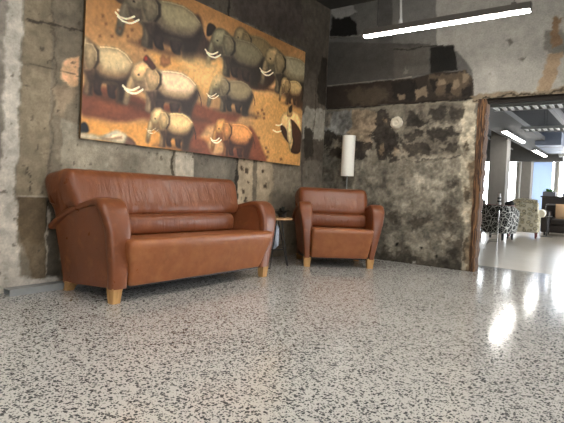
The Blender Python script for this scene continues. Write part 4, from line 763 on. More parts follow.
M_TAN = plain('tan_cushion_cloth', (196, 160, 122), .9, 0, .08, 30, .2)
M_REDWOOD = plain('red_brown_wood', (104, 44, 36), .4)
M_LEAF = plain('leaf_green', (74, 118, 50), .5, 0, .3, 20)
M_DARKLEAF = plain('dark_leaf', (26, 28, 22), .55, 0, .4, 30)

def blinds():
    m = NT('pale_blue_blind')
    d = m.node('ShaderNodeBsdfDiffuse'); d.inputs[0].default_value = (*lin((192, 205, 224)), 1)
    t = m.node('ShaderNodeBsdfTranslucent'); t.inputs[0].default_value = (*lin((188, 202, 222)), 1)
    mx = m.node('ShaderNodeMixShader'); mx.inputs[0].default_value = .32
    m.l.new(d.outputs[0], mx.inputs[1]); m.l.new(t.outputs[0], mx.inputs[2]); m.l.new(mx.outputs[0], m.out.inputs[0])
    return m.m
M_BLIND = blinds()

def swirl(name, dark, light, scale, thr=.09):
    """pale looping lines on dark cloth"""
    m = NT(name); co = m.coord()
    wn = m.node('ShaderNodeTexNoise'); m.l.new(co, wn.inputs['Vector']); wn.inputs['Scale'].default_value = scale * .5
    off = m.node('ShaderNodeVectorMath', operation='SCALE'); m.l.new(wn.outputs['Color'], off.inputs[0]); off.inputs['Scale'].default_value = .9 / scale
    add = m.node('ShaderNodeVectorMath', operation='ADD'); m.l.new(co, add.inputs[0]); m.l.new(off.outputs[0], add.inputs[1])
    d = m.voro(add.outputs[0], scale, 'DISTANCE_TO_EDGE')
    d2 = m.voro(add.outputs[0], scale * 1.9, 'DISTANCE_TO_EDGE')
    k = m.math('MINIMUM', d, m.math('ADD', d2, .02))
    m.base(m.mix(m.ramp(k, [(thr * .7, 1.), (thr, 0.)]), lin(dark), lin(light))); m.set(Roughness=.9)
    return m.m
M_BW = swirl('black_white_swirl_cloth', (13, 13, 13), (206, 204, 196), 8.5, .046)

def floral():
    m = NT('cream_floral_cloth'); co = m.coord()
    wn = m.node('ShaderNodeTexNoise'); m.l.new(co, wn.inputs['Vector']); wn.inputs['Scale'].default_value = 9
    off = m.node('ShaderNodeVectorMath', operation='SCALE'); m.l.new(wn.outputs['Color'], off.inputs[0]); off.inputs['Scale'].default_value = .05
    add = m.node('ShaderNodeVectorMath', operation='ADD'); m.l.new(co, add.inputs[0]); m.l.new(off.outputs[0], add.inputs[1])
    d = m.voro(add.outputs[0], 11)
    ring = m.ramp(d, [(.0, lin((80, 72, 56))), (.16, lin((104, 94, 74))), (.22, lin((200, 188, 156))), (.36, lin((194, 182, 150))), (.42, lin((84, 76, 58))), (.50, lin((180, 172, 150))), (.7, lin((206, 197, 170)))])
    m.base(ring); m.set(Roughness=.9)
    return m.m
M_FLORAL = floral()
M_CREAM = plain('cream_cloth', (222, 214, 194), .9, 0, .06, 20)

# ------------------------------------------------------------------ camera
F, YAW, PITCH, ROLL, PPY = 487.54, -.631698, -.0188324, .0500829, 199.478
CAM = Vector((3.731, -6.054, .86))
cy, sy, cp, sp = math.cos(YAW), math.sin(YAW), math.cos(PITCH), math.sin(PITCH)
fwd = Vector((sy * cp, cy * cp, sp)); right = Vector((cy, -sy, 0)); up = right.cross(fwd)
c_, s_ = math.cos(ROLL), math.sin(ROLL)
rx = c_ * right + s_ * up; ry = -s_ * right + c_ * up
cam_d = bpy.data.cameras.new('camera'); cam = bpy.data.objects.new('camera', cam_d); COL.objects.link(cam)
Mx = Matrix((rx, ry, -fwd)).transposed().to_4x4(); Mx.translation = CAM
cam.matrix_world = Mx
cam_d.sensor_width = 36; cam_d.lens = F / 564 * 36
cam_d.shift_y = -(211.5 - PPY) / 564
cam_d.clip_start = .05
S.camera = cam

# ------------------------------------------------------------------ setting: the near room
CEIL_Z = 3.5
struct(MB().box(-.3, 8.3, -10, .70, -.2, 0).build('floor', M_FLOOR, smooth=False), 'polished speckled concrete floor', 'floor')
struct(MB().box(-4, 8.3, .70, 18.3, -.2, 0).build('floor', M_FLOOR2, smooth=False), 'plain polished concrete floor of the lounge', 'floor')
struct(MB().box(-.3, 8.3, -10, .3, CEIL_Z, CEIL_Z + .2).build('ceiling', M_CEIL, smooth=False), 'dark concrete ceiling', 'ceiling')
struct(MB().box(-4, 8.3, .3, 18.3, 3.45, 3.65).build('ceiling', M_CEIL2, smooth=False), 'black ceiling of the lounge', 'ceiling')

pw = Plane(-5.0, .0, 0, CEIL_Z, .012, (112, 106, 95), 11)
pw.apply(LEFT_WALL_MARKS)
pw.grain(.35, .34, 5); pw.grain(.05, .34, 3, (1, 1, 1.05)); pw.pits(.05, .26, (62, 56, 48), .6, .004)
h0 = fbm(pw.h, pw.w, 20, pw.rng, 4) * .012
pw.hgt += h0 * np.clip(-pw.U / .1, 0, 1)
ev, ef = merge_boxes([(-.3, -.045, -5.0, .3, 0, CEIL_Z), (-.3, 0, -10, -5.0, 0, CEIL_Z)])
struct(pw.mesh('wall_left', M_WALL, lambda u, v, h: (h - .002, u, v), WALL_A_GAIN, None, None, (ev, ef, [.25, .235, .21])), 'weathered grey concrete wall with pale vertical stripe', 'wall')

OPX0, OPX1, OPZ = 2.12, 4.4, 2.06
pb = Plane(.0, 4.6, 0, CEIL_Z, .0125, (104, 100, 92), 23)
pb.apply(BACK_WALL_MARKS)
low = np.clip((2.15 - pb.V) / .2, 0, 1)
n = fbm(pb.h, pb.w, 26, pb.rng, 6, .65); pb.img *= 1 + (.34 * low + .12)[..., None] * n[..., None]
n = fbm(pb.h, pb.w, 6, pb.rng, 3, .8); pb.img *= 1 + (.75 * low + .15)[..., None] * n[..., None]
n = fbm(pb.h, pb.w, 10, pb.rng, 4, .75); k = np.clip((n - .13) / .07, 0, 1) * low * .24
pb.img = pb.img * (1 - k[..., None]) + np.array((66, 58, 49.)) * k[..., None]; pb.hgt -= k * .006
n = fbm(pb.h, pb.w, 12, pb.rng, 4, .75); k = np.clip((n - .13) / .08, 0, 1) * low * .26 * np.clip(pb.img.mean(-1) / 115, 0, 1) ** 2
pb.img = pb.img * (1 - k[..., None]) + np.array((156, 146, 127.)) * k[..., None]; pb.hgt += k * .005
pb.hgt += fbm(pb.h, pb.w, 14, pb.rng, 5, .6) * .02 * np.clip(low + .15, 0, 1)
edge = np.clip(np.minimum(pb.U / .05, 1), 0, 1); pb.hgt = np.clip(pb.hgt * edge, -.014, .03)
# crumbled reveal: the wall's edge beside and over the opening wanders by a centimetre or two
ev, ef = merge_boxes([(0, OPX0 - .015, .02, .3, 0, CEIL_Z), (OPX0 - .015, OPX1, .02, .3, OPZ + .015, CEIL_Z), (OPX1, 8.3, 0.0, .3, 0, CEIL_Z)])
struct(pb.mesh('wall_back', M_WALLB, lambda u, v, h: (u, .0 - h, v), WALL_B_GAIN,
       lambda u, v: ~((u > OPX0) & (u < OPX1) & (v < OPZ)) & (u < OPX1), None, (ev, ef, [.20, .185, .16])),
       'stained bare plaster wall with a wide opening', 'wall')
# concrete ledge lip and ragged edges as relief
struct(MB().box(.0, 8.0, .05, .12, OPZ - .05, OPZ + .012).build('trim_1', plain('dark_brown_lintel', (40, 34, 29), .9, 0, .3, 9, .4), smooth=False), 'dark brown lintel over the opening', 'trim')  # dark brown strip below the plaster edge
bpy.data.objects['trim_1'].data.transform(Matrix.Identity(4))

# timber jamb post, rough sawn and uneven
pm = MB(); rows = []
for i in range(41):
    z = OPZ * i / 40 - .0
    j1 = .006 * math.sin(i * 1.7) + .004 * math.sin(i * 3.1); j2 = .008 * math.sin(i * .8 + 1)
    t = .060 + .035 * (z / 2) + j1
    rows.append([(OPX0, .0 + j2 * .6, z), (OPX0 + t * .55, -.012 + j2, z), (OPX0 + t, .015 + j2, z), (OPX0 + t + .01, .11 + j1, z), (OPX0 + t * .96, .21, z), (OPX0, .24, z)])
pm.quad_grid(rows, close_u=True, cap=True)
struct(pm.build('trim_2', M_POST, angle=30), 'rough old timber post lining the opening', 'trim')

# walls behind and beside the camera; side windows added for light
def wall_with_windows(name, axis, at0, at1, a0, a1, ztop, holes, mat, label):
    m = MB(); cur = a0
    def bx(u0, u1, z0, z1):
        if axis == 'x': m.box(at0, at1, u0, u1, z0, z1)
        else: m.box(u0, u1, at0, at1, z0, z1)
    for (h0, h1, z0, z1) in holes:
        if h0 > cur: bx(cur, h0, 0, ztop)
        if z0 > 0: bx(h0, h1, 0, z0)
        if z1 < ztop: bx(h0, h1, z1, ztop)
        cur = h1
    if cur < a1: bx(cur, a1, 0, ztop)
    return struct(m.build(name, mat, smooth=False), label, 'wall')

WIN_N = [0]
def window(axis, at, h0, h1, z0, z1, n_mull, label):
    WIN_N[0] += 1
    nm = 'window_%d' % WIN_N[0]
    fr = MB(); t = .05
    def bx(m, u0, u1, za, zb, d=.035):
        if axis == 'x': m.box(at - d, at + d, u0, u1, za, zb)
        else: m.box(u0, u1, at - d, at + d, za, zb)
    bx(fr, h0, h0 + t, z0, z1); bx(fr, h1 - t, h1, z0, z1); bx(fr, h0 + t, h1 - t, z0, z0 + t); bx(fr, h0 + t, h1 - t, z1 - t, z1)
    root = struct(fr.build(nm, M_FRAME, smooth=False), label, 'window')
    g = MB(); bx(g, h0 + t, h1 - t, z0 + t, z1 - t, .004); g.build('window_pane', M_GLASS, root, smooth=False)
    for i in range(1, n_mull + 1):
        u = h0 + (h1 - h0) * i / (n_mull + 1)
        b = MB(); bx(b, u - .025, u + .025, z0 + t, z1 - t, .03); b.build('mullion', M_FRAME if n_mull > 1 else M_BLACK, root, smooth=False)
    l = bpy.data.lights.new('daylight_portal', 'AREA'); l.shape = 'RECTANGLE'; l.cycles.is_portal = True
    l.size = h1 - h0; l.size_y = z1 - z0
    o = bpy.data.objects.new('daylight_portal', l); COL.objects.link(o)
    return root, o

holes_r = [(-9.0, -6.8, 1.7, 3.2), (-6.0, -3.8, 1.7, 3.2)]  # high openings added out of view to light the left wall
wall_with_windows('wall_right', 'x', 8.0, 8.3, -10, .3, CEIL_Z, holes_r, M_PLAIN, 'plain wall on the right of the room with added windows')
for h in holes_r:
    r, p = window('x', 8.1, *h, 2, 'wide window added unseen in the plain side wall for daylight')
    p.location = (7.98, (h[0] + h[1]) / 2, (h[2] + h[3]) / 2); p.rotation_euler = (0, PI / 2, 0)   # faces -x
    p.data.size, p.data.size_y = h[3] - h[2], h[1] - h[0]
struct(MB().box(-.3, 8.3, -10.3, -10.0, 0, CEIL_Z).build('wall_front', M_PLAIN, smooth=False), 'plain wall behind the viewpoint', 'wall')

# ------------------------------------------------------------------ setting: the lounge beyond the opening
struct(MB().box(-4.3, -4.0, .3, 18.3, 0, 3.5).build('wall_lounge_left', M_PLAIN, smooth=False), 'plain wall of the lounge', 'wall')
holes_s = [(3.0, 6.6, .35, 3.1), (7.4, 11.0, .35, 3.1), (11.8, 15.4, .35, 3.1)]  # side openings added out of view to brighten the lounge
wall_with_windows('wall_lounge_right', 'x', 8.0, 8.3, .3, 18.3, 3.5, holes_s, M_PLAIN, 'side wall of the lounge with added windows')
for h in holes_s:
    r, p = window('x', 8.1, *h, 2, 'tall window added unseen in the side wall of the lounge for daylight')
    p.location = (7.98, (h[0] + h[1]) / 2, (h[2] + h[3]) / 2); p.rotation_euler = (0, PI / 2, 0)
    p.data.size, p.data.size_y = h[3] - h[2], h[1] - h[0]
struct(MB().box(-4, -.3, .3, .5, 0, 3.5).build('wall_lounge_near', M_PLAIN, smooth=False), 'plain wall of the lounge', 'wall')
WY = 17.0
holes_l = [(-3.6, -.60, .35, 2.66), (-.51, -.24, .35, 2.66), (-.2, .86, .35, 2.66), (.95, 3.6, .35, 3.2), (3.9, 7.6, .35, 3.2)]  # the last opening is out of view, added for brightness
wall_with_windows('wall_lounge_end', 'y', WY, WY + .3, -4.3, 8.3, 3.5, holes_l, M_PLAIN, 'window wall at the far end of the lounge')
wl = ['wide tall glazing at the left of the lounge end wall', 'narrow tall glazing beside the far grey column', 'window behind the pale blue vertical blinds', 'large bright window behind the dark sofa', 'large window added unseen right of the dark sofa for daylight']
for h, nm, lb in zip(holes_l, (3, 0, 0, 0, 2), wl):
    r, p = window('y', WY + .1, *h, nm, lb)
    p.location = ((h[0] + h[1]) / 2, WY - .01, (h[2] + h[3]) / 2); p.rotation_euler = (-PI / 2, 0, 0)
struct(MB().box(-4, 1.25, 15.7, 16.0, 2.52, 3.45).build('trim_3', M_SOFFIT, smooth=False), 'grey bulkhead beam at the end of the lounge', 'trim')
struct(MB().box(.35, 1.28, 1.2, 15.7, 2.80, 2.92).build('trim_4', M_SOFFIT, smooth=False), 'long flat grey soffit panel of the lounge', 'trim')
struct(MB().box(-.10, .40, 10.0, 10.5, 0, 3.45, .015).build('column', M_PILLAR, smooth=False), 'thick grey concrete column nearer the post', 'column')
struct(MB().box(-.22, .15, 15.75, 16.3, 0, 2.56, .015).build('column', M_PILLAR, smooth=False), 'grey concrete column beside the blue blinds', 'column')
# steel joists under the black ceiling
for i, (xx, yy) in enumerate(((1.95, 4.2), (2.6, 4.2))):
    tag(MB().box(xx, xx + .10, yy, yy + 5, 3.0, 3.2).build('ceiling_joist', plain('grey_joist', (112, 110, 108), .6), smooth=False),
        ['grey steel joist running away from the first cable ladder, nearer the soffit', 'grey steel joist running away from the first cable ladder, farther from the soffit'][i], 'joist')['kind'] = 'structure'

bl = empty('vertical_blind', (.33, WY - .12, .4))
tag(bl, 'pale blue vertical slatted blind beside the far grey column', 'blind')
for i in range(9):
    x0 = -.42 + i * .095
    MB().prism([(x0, -.02), (x0 + .003, -.024), (x0 + .098, .016), (x0 + .095, .02)], 0, 2.2).build('slat', M_BLIND, bl, smooth=False)
MB().box(-.46, .46, -.03, .03, 2.2, 2.25).build('head_rail', M_FRAME, bl, smooth=False)

# ------------------------------------------------------------------ seating in tan leather
def sweep(mb, path, wfun, tfun, n=20, e=3.2):
    """sweeps a rounded box section along a path in the y-z plane; wfun(i) -> (x0, x1), tfun(i) -> thickness below the path"""
    rows = []
    P_ = [Vector((0, *p)) for p in path]
    for i, p in enumerate(P_):
        d = (P_[min(i + 1, len(P_) - 1)] - P_[max(i - 1, 0)]).normalized()
        nrm = Vector((0, -d.z, d.y))     # outward normal (front/top side)
        x0, x1 = wfun(i); t = tfun(i); cx = (x0 + x1) / 2; hw = (x1 - x0) / 2
        row = []
        for k in range(n):
            a = 2 * PI * k / n; ca, sa = math.cos(a), math.sin(a)
            sx = math.copysign(abs(ca) ** (2 / e), ca); st = math.copysign(abs(sa) ** (2 / e), sa)
            row.append(p + Vector((cx + sx * hw, 0, 0)) + nrm * (st * t / 2 - t / 2))
        rows.append(row)
    mb.quad_grid(rows, close_u=True, cap=True)

def smooth_path(ctrl, n):
    """Catmull-Rom through the control points"""
    c = [Vector((0, *p)) for p in ctrl]; c = [c[0] * 2 - c[1]] + c + [c[-1] * 2 - c[-2]]
    out = []; segs = len(c) - 3
    for i in range(n + 1):
        t = i / n * segs; k = min(int(t), segs - 1); t -= k
        a, b, d, e = c[k:k + 4]
        p = .5 * ((2 * b) + (d - a) * t + (2 * a - 5 * b + 4 * d - e) * t * t + (3 * b - a - 3 * d + e) * t ** 3)
        out.append((p.y, p.z))
    return out

def rounded_block(mb, hwf, prof, nx=28, rx=.07, nz=None, wr=0, seed=0):
    """closed y-z profile lofted along x; ends rounded by shrinking the profile; hwf(z) -> half width at height z"""
    cyy = sum(p[0] for p in prof) / len(prof); czz = sum(p[1] for p in prof) / len(prof)
    rnd = random.Random(seed); ph = [rnd.uniform(0, 6.28) for _ in range(6)]
    xs = []
    for i in range(7): xs.append((-1, i / 6))
    st = [( -1 + 2 * i / nx) for i in range(1, nx)]
    rows = []
    def row(sx, inset, frac):
        r = []
        for (y, z) in prof:
            hw = hwf(y, z)
            x = sx * (hw - inset)
            ey = abs(y - cyy); ez = abs(z - czz)
            k = frac
            yy = y - math.copysign(min(k, ey * .9), y - cyy) if ey > 1e-6 else y
            zz = z - math.copysign(min(k, ez * .9), z - czz) if ez > 1e-6 else z
            if wr:
                w = math.sin(x * 31 + ph[0] + z * 9) * math.sin(x * 17 + ph[1]) + .6 * math.sin(x * 53 + ph[2] - z * 14)
                yy += wr * w * max(0, 1 - abs(z - czz) / .2)
            r.append((x, yy, zz))
        return r
    A = [i / 6 * PI / 2 for i in range(7)]
    rows.append(row(-1, 0, rx * 1.9))
    for a in A: rows.append(row(-1, rx * (1 - math.sin(a)), rx * (1 - math.cos(a)) if False else rx * (1 - math.sin(a))) if False else row(-1, rx * (1 - math.cos(a)), rx * (1 - math.sin(a))))
    for s in st:
        rows.append([(s * (hwf(y, z) - rx), y, z) for (y, z) in prof] if not wr else row(s, rx * 1, 0))
    for a in reversed(A): rows.append(row(1, rx * (1 - math.cos(a)), rx * (1 - math.sin(a))))
    rows.append(row(1, 0, rx * 1.9))
    mb.quad_grid(rows, close_u=True, cap=True)

def round_profile(pts, r, n=5):
    """rounds the corners of a closed polygon in y-z"""
    out = []; N = len(pts)
    for i in range(N):
        p = Vector(pts[i]); a = Vector(pts[i - 1]); b = Vector(pts[(i + 1) % N])
        rr = r[i] if isinstance(r, (list, tuple)) else r
        da = (a - p); db = (b - p); ra = min(rr, da.length * .48); rb = min(rr, db.length * .48)
        p0 = p + da.normalized() * ra; p1 = p + db.normalized() * rb
        for k in range(n + 1):
            t = k / n; out.append(tuple((1 - t) ** 2 * p0 + 2 * t * (1 - t) * p + t * t * p1))
    # extra points on long sides
    res = []
    for i, p in enumerate(out):
        q = out[(i + 1) % len(out)]; d = math.dist(p, q); k = max(1, int(d / .05))
        for j in range(k): res.append((p[0] + (q[0] - p[0]) * j / k, p[1] + (q[1] - p[1]) * j / k))
    return res

def sstep(t):
    t = max(0, min(1, t)); return t * t * (3 - 2 * t)

def leather_seat(name, hw, loc, rz, label, cat, seed, back_w, back_z, back_dx, aw, lean):
    root = empty(name, loc, rz); tag(root, label, cat)
    ctrl = [(.0, .105), (.006, .26), (.018, .42), (.038, .565), (.080, .672), (.15, .732), (.24, .737), (.39, .697), (.57, .632), (.785, .512)]
    path = smooth_path(ctrl, 60); n = len(path)
    zs = [p[1] for p in path]
    def tilt(mb):
        for v in mb.b.verts: v.co.x += lean * (1.5 if v.co.x > 0 else 1) * max(0, min(1, (v.co.z - .11) / .4)) * (1 - sstep((v.co.y - .25) / .4))
    def outer(z): return hw + .092 + aw + .095 * max(0, min(1, (z - .11) / .55)) ** 1.1
    for s in (-1, 1):
        def wf(i):
            u = i / (n - 1); z = zs[i]
            if u < .55: x0, x1 = hw, outer(min(z, .66))
            else: x0, x1 = hw + .01 * (u - .55), outer(.66) - .03 * (u - .55) / .45
            return (x0, x1) if s > 0 else (-x1, -x0)
        def tf(i):
            u = i / (n - 1); return .085 if u < .35 else .085 - .035 * min(1, (u - .35) / .4)
        mb = MB(); sweep(mb, path, wf, tf, 24, 4.5)
        tilt(mb); arm = mb.build('armrest', M_LEATHER_ARM, root, angle=60)
        # inset panel below the arching pad
        mb = MB(); N = 22; rows_o = []; rows_i = []
        top = [(p[0], p[1]) for p in path if p[0] > .03 and p[1] > .44]
        top = sorted(top)
        def ztop(y):
            for (a, b), (c, d) in zip(top, top[1:]):
                if a <= y <= c: return b + (d - b) * (y - a) / max(1e-6, c - a)
            return top[-1][1] if y > top[-1][0] else top[0][1]
        rows = []
        for i in range(N + 1):
            r = []
            for j in range(13):
                v = j / 12
                y0 = .028 + .030 * v; y = y0 + (.735 - y0) * i / N
                yb = .035 + (.67 - .035) * i / N              # the back edge leans in towards the floor
                zt = ztop(max(y, .05)) - .035
                zb = .112 - .052 * i / N; z = zb + (zt - zb) * v
                yy = yb + (y - yb) * min(1, (z - .105) / .40)
                x = outer(min(z, .64)) - .012 - .022 * v + .006 * math.sin(PI * i / N) * math.sin(PI * v)
                r.append((s * x, yy, z))
            rows.append(r)
        inner = [[(s * (hw + .012), p[1], p[2]) for p in r] for r in rows]
        mb.quad_grid(rows); mb.quad_grid(inner)
        mb.quad_grid([rows[0], inner[0]]); mb.quad_grid([rows[-1], inner[-1]])
        mb.quad_grid([[r[0] for r in rows], [r[0] for r in inner]]); mb.quad_grid([[r[-1] for r in rows], [r[-1] for r in inner]])
        bmesh.ops.remove_doubles(mb.b, verts=mb.b.verts[:], dist=1e-5)
        tilt(mb); mb.build('side_panel', M_LEATHER_ARM, root, angle=50)
    # backrest: one thick leaning slab over the full width
    prof = round_profile([(.38, .60), (.365, .66), (.50, back_z + .005), (.80, back_z - .06), (.765, .45), (.56, .45), (.47, .60)], [.03, .06, .085, .05, .05, .03, .02], 6)
    mb = MB(); rounded_block(mb, lambda y, z: hw + back_w * (.92 + .08 * sstep((y - .38) / .36)) * (1 - .50 * max(0, min(1, (.90 - z) / .36))) - .02 * sstep((z - .80) / .18), prof, 60 if hw > .5 else 34, .055, wr=.004, seed=seed)
    mb.shift(Matrix.Translation((back_dx, 0, 0)))
    mb.build('backrest', M_LEATHER, root, angle=60)
    prof = round_profile([(.325, .44), (.315, .57), (.37, .612), (.56, .605), (.56, .44)], [.05, .06, .05, .02, .02], 5)
    mb = MB(); rounded_block(mb, lambda y, z: hw - .012 - aw * 1.6, prof, 40 if hw > .5 else 24, .03, wr=.003, seed=seed + 3)
    mb.build('lumbar_cushion', M_LEATHER, root, angle=60)
    prof = round_profile([(.005, .11), (-.060, .42), (-.035, .458), (.20, .448), (.52, .43), (.52, .11)], [.02, .05, .05, .1, .02, .02], 6)
    mb = MB(); rounded_block(mb, lambda y, z: hw - .012 + (.045 + aw * .8) * max(0, min(1, (z - .11) / .33)), prof, 50 if hw > .5 else 26, .03, wr=.0)
    tilt(mb); mb.build('seat_cushion', M_LEATHER_SEAT, root, angle=60)
    mb = MB(); mb.box(-hw - .05, hw + .05, .04, .60, .095, .125); mb.build('base_frame', M_BLACK, root, smooth=False)
    mb = MB(); mb.prism([(.50, .12), (.58, .07), (.67, .06), (.755, .46), (.74, .56), (.55, .56)], -hw - .05, hw + .05, 'x')
    mb.build('back_panel', M_LEATHER_ARM, root, angle=30)
    for s in (-1, 1):
        cx = s * (hw + .052 + aw * .9)
        mb = MB()
        mb.quad_grid([[(cx + a * w, .045 + b * w * .9, z) for a, b in ((-1, -1), (1, -1), (1, 1), (-1, 1))] for z, w in ((0, .031), (.06, .037), (.112, .042))], close_u=True, cap=True)
        mb.build('leg', M_LEG, root, smooth=False)
        mb = MB()
        mb.quad_grid([[(cx + a * w, y + b * w * .9, z) for a, b in ((-1, -1), (1, -1), (1, 1), (-1, 1))] for z, w, y in ((0, .028, .635), (.04, .033, .61), (.075, .045, .58))], close_u=True, cap=True)
        mb.build('leg', M_LEG, root, smooth=False)
    return root

leather_seat('leather_sofa', .765, (.815, -3.115, 0), PI / 2, 'wide tan leather sofa with rounded arms under the elephant picture', 'sofa', 5, .200, .955, -.05, .03, .042)
leather_seat('leather_armchair', .350, (.99, -1.13, 0), math.radians(43.04), 'tan leather armchair angled in the corner by the lamp', 'armchair', 9, .108, .925, 0, -.034, .022)

# ------------------------------------------------------------------ picture
PX = .045
pp = Plane(-3.83, -.655, 1.20, 2.715, .0068, (178, 134, 88), 31)
pp.nu *= .4; pp.nv *= .4
def curve(k, p, n=4):
    c = k == 'p'; N = len(p); out = []
    g = (lambda i: p[i % N]) if c else (lambda i: p[max(0, min(N - 1, i))])
    for i in range(N if c else N - 1):
        a, b, d, e = g(i - 1), g(i), g(i + 1), g(i + 2)
        for j in range(n):
            t = j / n
            out.append(tuple(.5 * (2 * b[q] + (d[q] - a[q]) * t + (2 * a[q] - 5 * b[q] + 4 * d[q] - e[q]) * t * t + (3 * b[q] - a[q] - 3 * d[q] + e[q]) * t ** 3) for q in (0, 1)))
    return out if c else out + [p[-1]]
pp.fine = fbm(pp.h, pp.w, 6, pp.rng, 3, .8)
pp.grain(.5, .50, 4, (1, 1.1, 1.25)); pp.grain(.06, .26, 4, (1, 1.05, 1.1))
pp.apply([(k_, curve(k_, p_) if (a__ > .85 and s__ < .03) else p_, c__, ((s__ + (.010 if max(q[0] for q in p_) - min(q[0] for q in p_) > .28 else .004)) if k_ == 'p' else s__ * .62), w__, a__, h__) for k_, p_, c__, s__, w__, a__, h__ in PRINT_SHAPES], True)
pp.grain(.025, .22, 2)
pic = empty('canvas_picture', (0.02, -2.2425, 1.20)); tag(pic, 'large canvas picture of elephants crossing orange dust above the sofa', 'picture')
mp = NT('canvas_print'); a_ = mp.node('ShaderNodeVertexColor', layer_name='paint').outputs[0]
mp.base(a_); mp.set(Roughness=.55); mp.bump(mp.noise(mp.coord(), 300, 2), .05, .001)
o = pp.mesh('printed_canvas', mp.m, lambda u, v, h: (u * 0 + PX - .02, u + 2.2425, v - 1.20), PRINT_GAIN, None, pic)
mb = MB(); mb.box(0.0, PX - .0215, -1.5875, 1.5875, 0, 1.515, .002); mb.build('stretcher_frame', plain('canvas_edge', (120, 92, 60), .8), pic, smooth=False)

# ------------------------------------------------------------------ small things near the sofa
# galvanised channel lying along the wall
ch = empty('metal_channel', (.075, -4.10, 0), math.radians(97)); tag(ch, 'grey hollow metal channel lying on the floor along the left wall', 'channel')
ch.rotation_euler = (0, 0, 0)
mb = MB()
o_ = [(-.045, 0), (.045, 0), (.045, .05), (-.045, .05)]; i_ = [(-.040, .005), (.040, .005), (.040, .045), (-.040, .045)]
def P3(l, y): return [(p[0] + (.015 if y < 0 else -.01), y, p[1]) for p in l]
mb.quad_grid([P3(i_, -.05), P3(i_, -.28), P3(o_, -.28), P3(o_, 1.6), P3(i_, 1.6)], close_u=True)
mb.build('channel_section', M_GALV, ch, smooth=False)
mb = MB(); mb.box(-.034, .05, -.06, -.05, .004, .046); mb.build('dark_hollow_plate', M_BLACK, ch, smooth=False)  # black plate painting the dark inside of the open end

# round side table
tb = empty('side_table', (.44, -1.70, 0)); tag(tb, 'small round oak side table between the sofa and the armchair', 'table')
mb = MB(); mb.lathe([(.0001, .53), (.205, .53), (.215, .537), (.215, .548), (.208, .555), (.0001, .555)], n=40); mb.build('table_top', M_TABLE, tb)
mb = MB(); mb.lathe([(.0001, .52), (.1, .52), (.1, .53), (.0001, .53)], n=24); mb.build('mounting_plate', M_BLACK, tb)
for k in range(3):
    a = math.radians(60 + 120 * k)
    d = Vector((math.cos(a), math.sin(a), 0)); s = Vector((-d.y, d.x, 0))
    foot = d * .20 + Vector((0, 0, .006))
    mb = MB(); mb.tube([d * .08 + s * .05 + Vector((0, 0, .522)), foot + s * .012, foot - d * .004 + Vector((0, 0, -.0)), foot - s * .012, d * .08 - s * .05 + Vector((0, 0, .522))], .006, 8)
    mb.build('hairpin_leg', M_BLACK, tb)
# ring that ties the legs
mb = MB(); mb.tube([(.155 * math.cos(t * PI / 12), .155 * math.sin(t * PI / 12), .21) for t in range(24)], .004, 6, True); mb.build('tie_ring', M_BLACK, tb)

# folded paper slung over the tie ring
np_ = empty('folded_newspaper', (.44, -1.70, 0)); tag(np_, 'folded pale newspaper tucked between the legs of the round side table', 'newspaper')
mb = MB()
for k in range(5):
    mb.quad_grid([[(.028 + .010 * k + .006 * math.sin(i * .8), -.035 + .014 * i, z) for i in range(6)] for z in (.20 + .01 * k, .30, .40, .49 - .012 * k)])
mb.b.faces.ensure_lookup_table()
so = mb.build('pages', plain('newsprint', (178, 184, 196), .8, 0, .35, 40), np_)
sm = so.modifiers.new('t', 'SOLIDIFY'); sm.thickness = .002

pl = empty('potted_plant', (.50, -1.62, .555)); tag(pl, 'small dark leafy potted plant on the round side table', 'plant')
mb = MB(); mb.lathe([(.0001, 0), (.04, 0), (.05, .05), (.047, .05), (.044, .045), (.0001, .045)], n=24); mb.build('pot', M_BLACK, pl)
mb = MB(); rnd = random.Random(3)
for k in range(46):
    a = rnd.uniform(0, 2 * PI); e = rnd.uniform(.3, 1.45); L = rnd.uniform(.07, .14); w = rnd.uniform(.012, .02)
    d = Vector((math.cos(a) * math.cos(e), math.sin(a) * math.cos(e), math.sin(e))); s = Vector((-math.sin(a), math.cos(a), 0))
    b0 = Vector((math.cos(a) * .012, math.sin(a) * .012, .045))
    rows = []
    for i in range(5):
        t = i / 4; p = b0 + d * L * t - Vector((0, 0, .05 * t * t)); ww = w * math.sin(PI * (.08 + .9 * t))
        rows.append([p - s * ww, p + Vector((0, 0, .004)), p + s * ww])
    mb.quad_grid(rows)
mb.build('foliage', M_DARKLEAF, pl)

# floor lamp
lp = empty('floor_lamp', (.505, -.17, 0)); tag(lp, 'slim floor lamp with tall white cylinder shade behind the armchair', 'lamp')
mb = MB(); mb.lathe([(.0001, 0), (.125, 0), (.13, .006), (.128, .014), (.02, .02), (.0001, .02)], n=40); mb.build('base', M_GALV, lp)
mb = MB(); mb.tube([(0, 0, .018), (0, 0, .6), (0, 0, 1.16)], .0075, 12); mb.build('pole', M_GALV, lp)
mb = MB(); n_ = 48
R_ = .088
mb.quad_grid([[(r * math.cos(2 * PI * k / n_), r * math.sin(2 * PI * k / n_), z) for k in range(n_)] for r, z in ((R_ - .004, 1.10), (R_, 1.098), (R_, 1.10), (R_, 1.36), (R_, 1.645), (R_, 1.648), (R_ - .004, 1.646), (R_ - .004, 1.36))], close_u=True, close_v=True)
mb.build('lamp_shade', M_SHADE, lp)
mb = MB(); mb.lathe([(.0001, 1.14), (.02, 1.14), (.02, 1.20), (.0001, 1.20)], n=16); mb.tube([(-R_ + .003, 0, 1.15), (R_ - .003, 0, 1.15)], .003, 6); mb.tube([(0, -R_ + .003, 1.15), (0, R_ - .003, 1.15)], .003, 6)
mb.build('lamp_holder', M_CHROME, lp)
mb = MB(); mb.lathe([(.0001, 1.20), (.022, 1.21), (.03, 1.26), (.02, 1.31), (.0001, 1.32)], n=16); mb.build('bulb', M_WHITEP, lp)

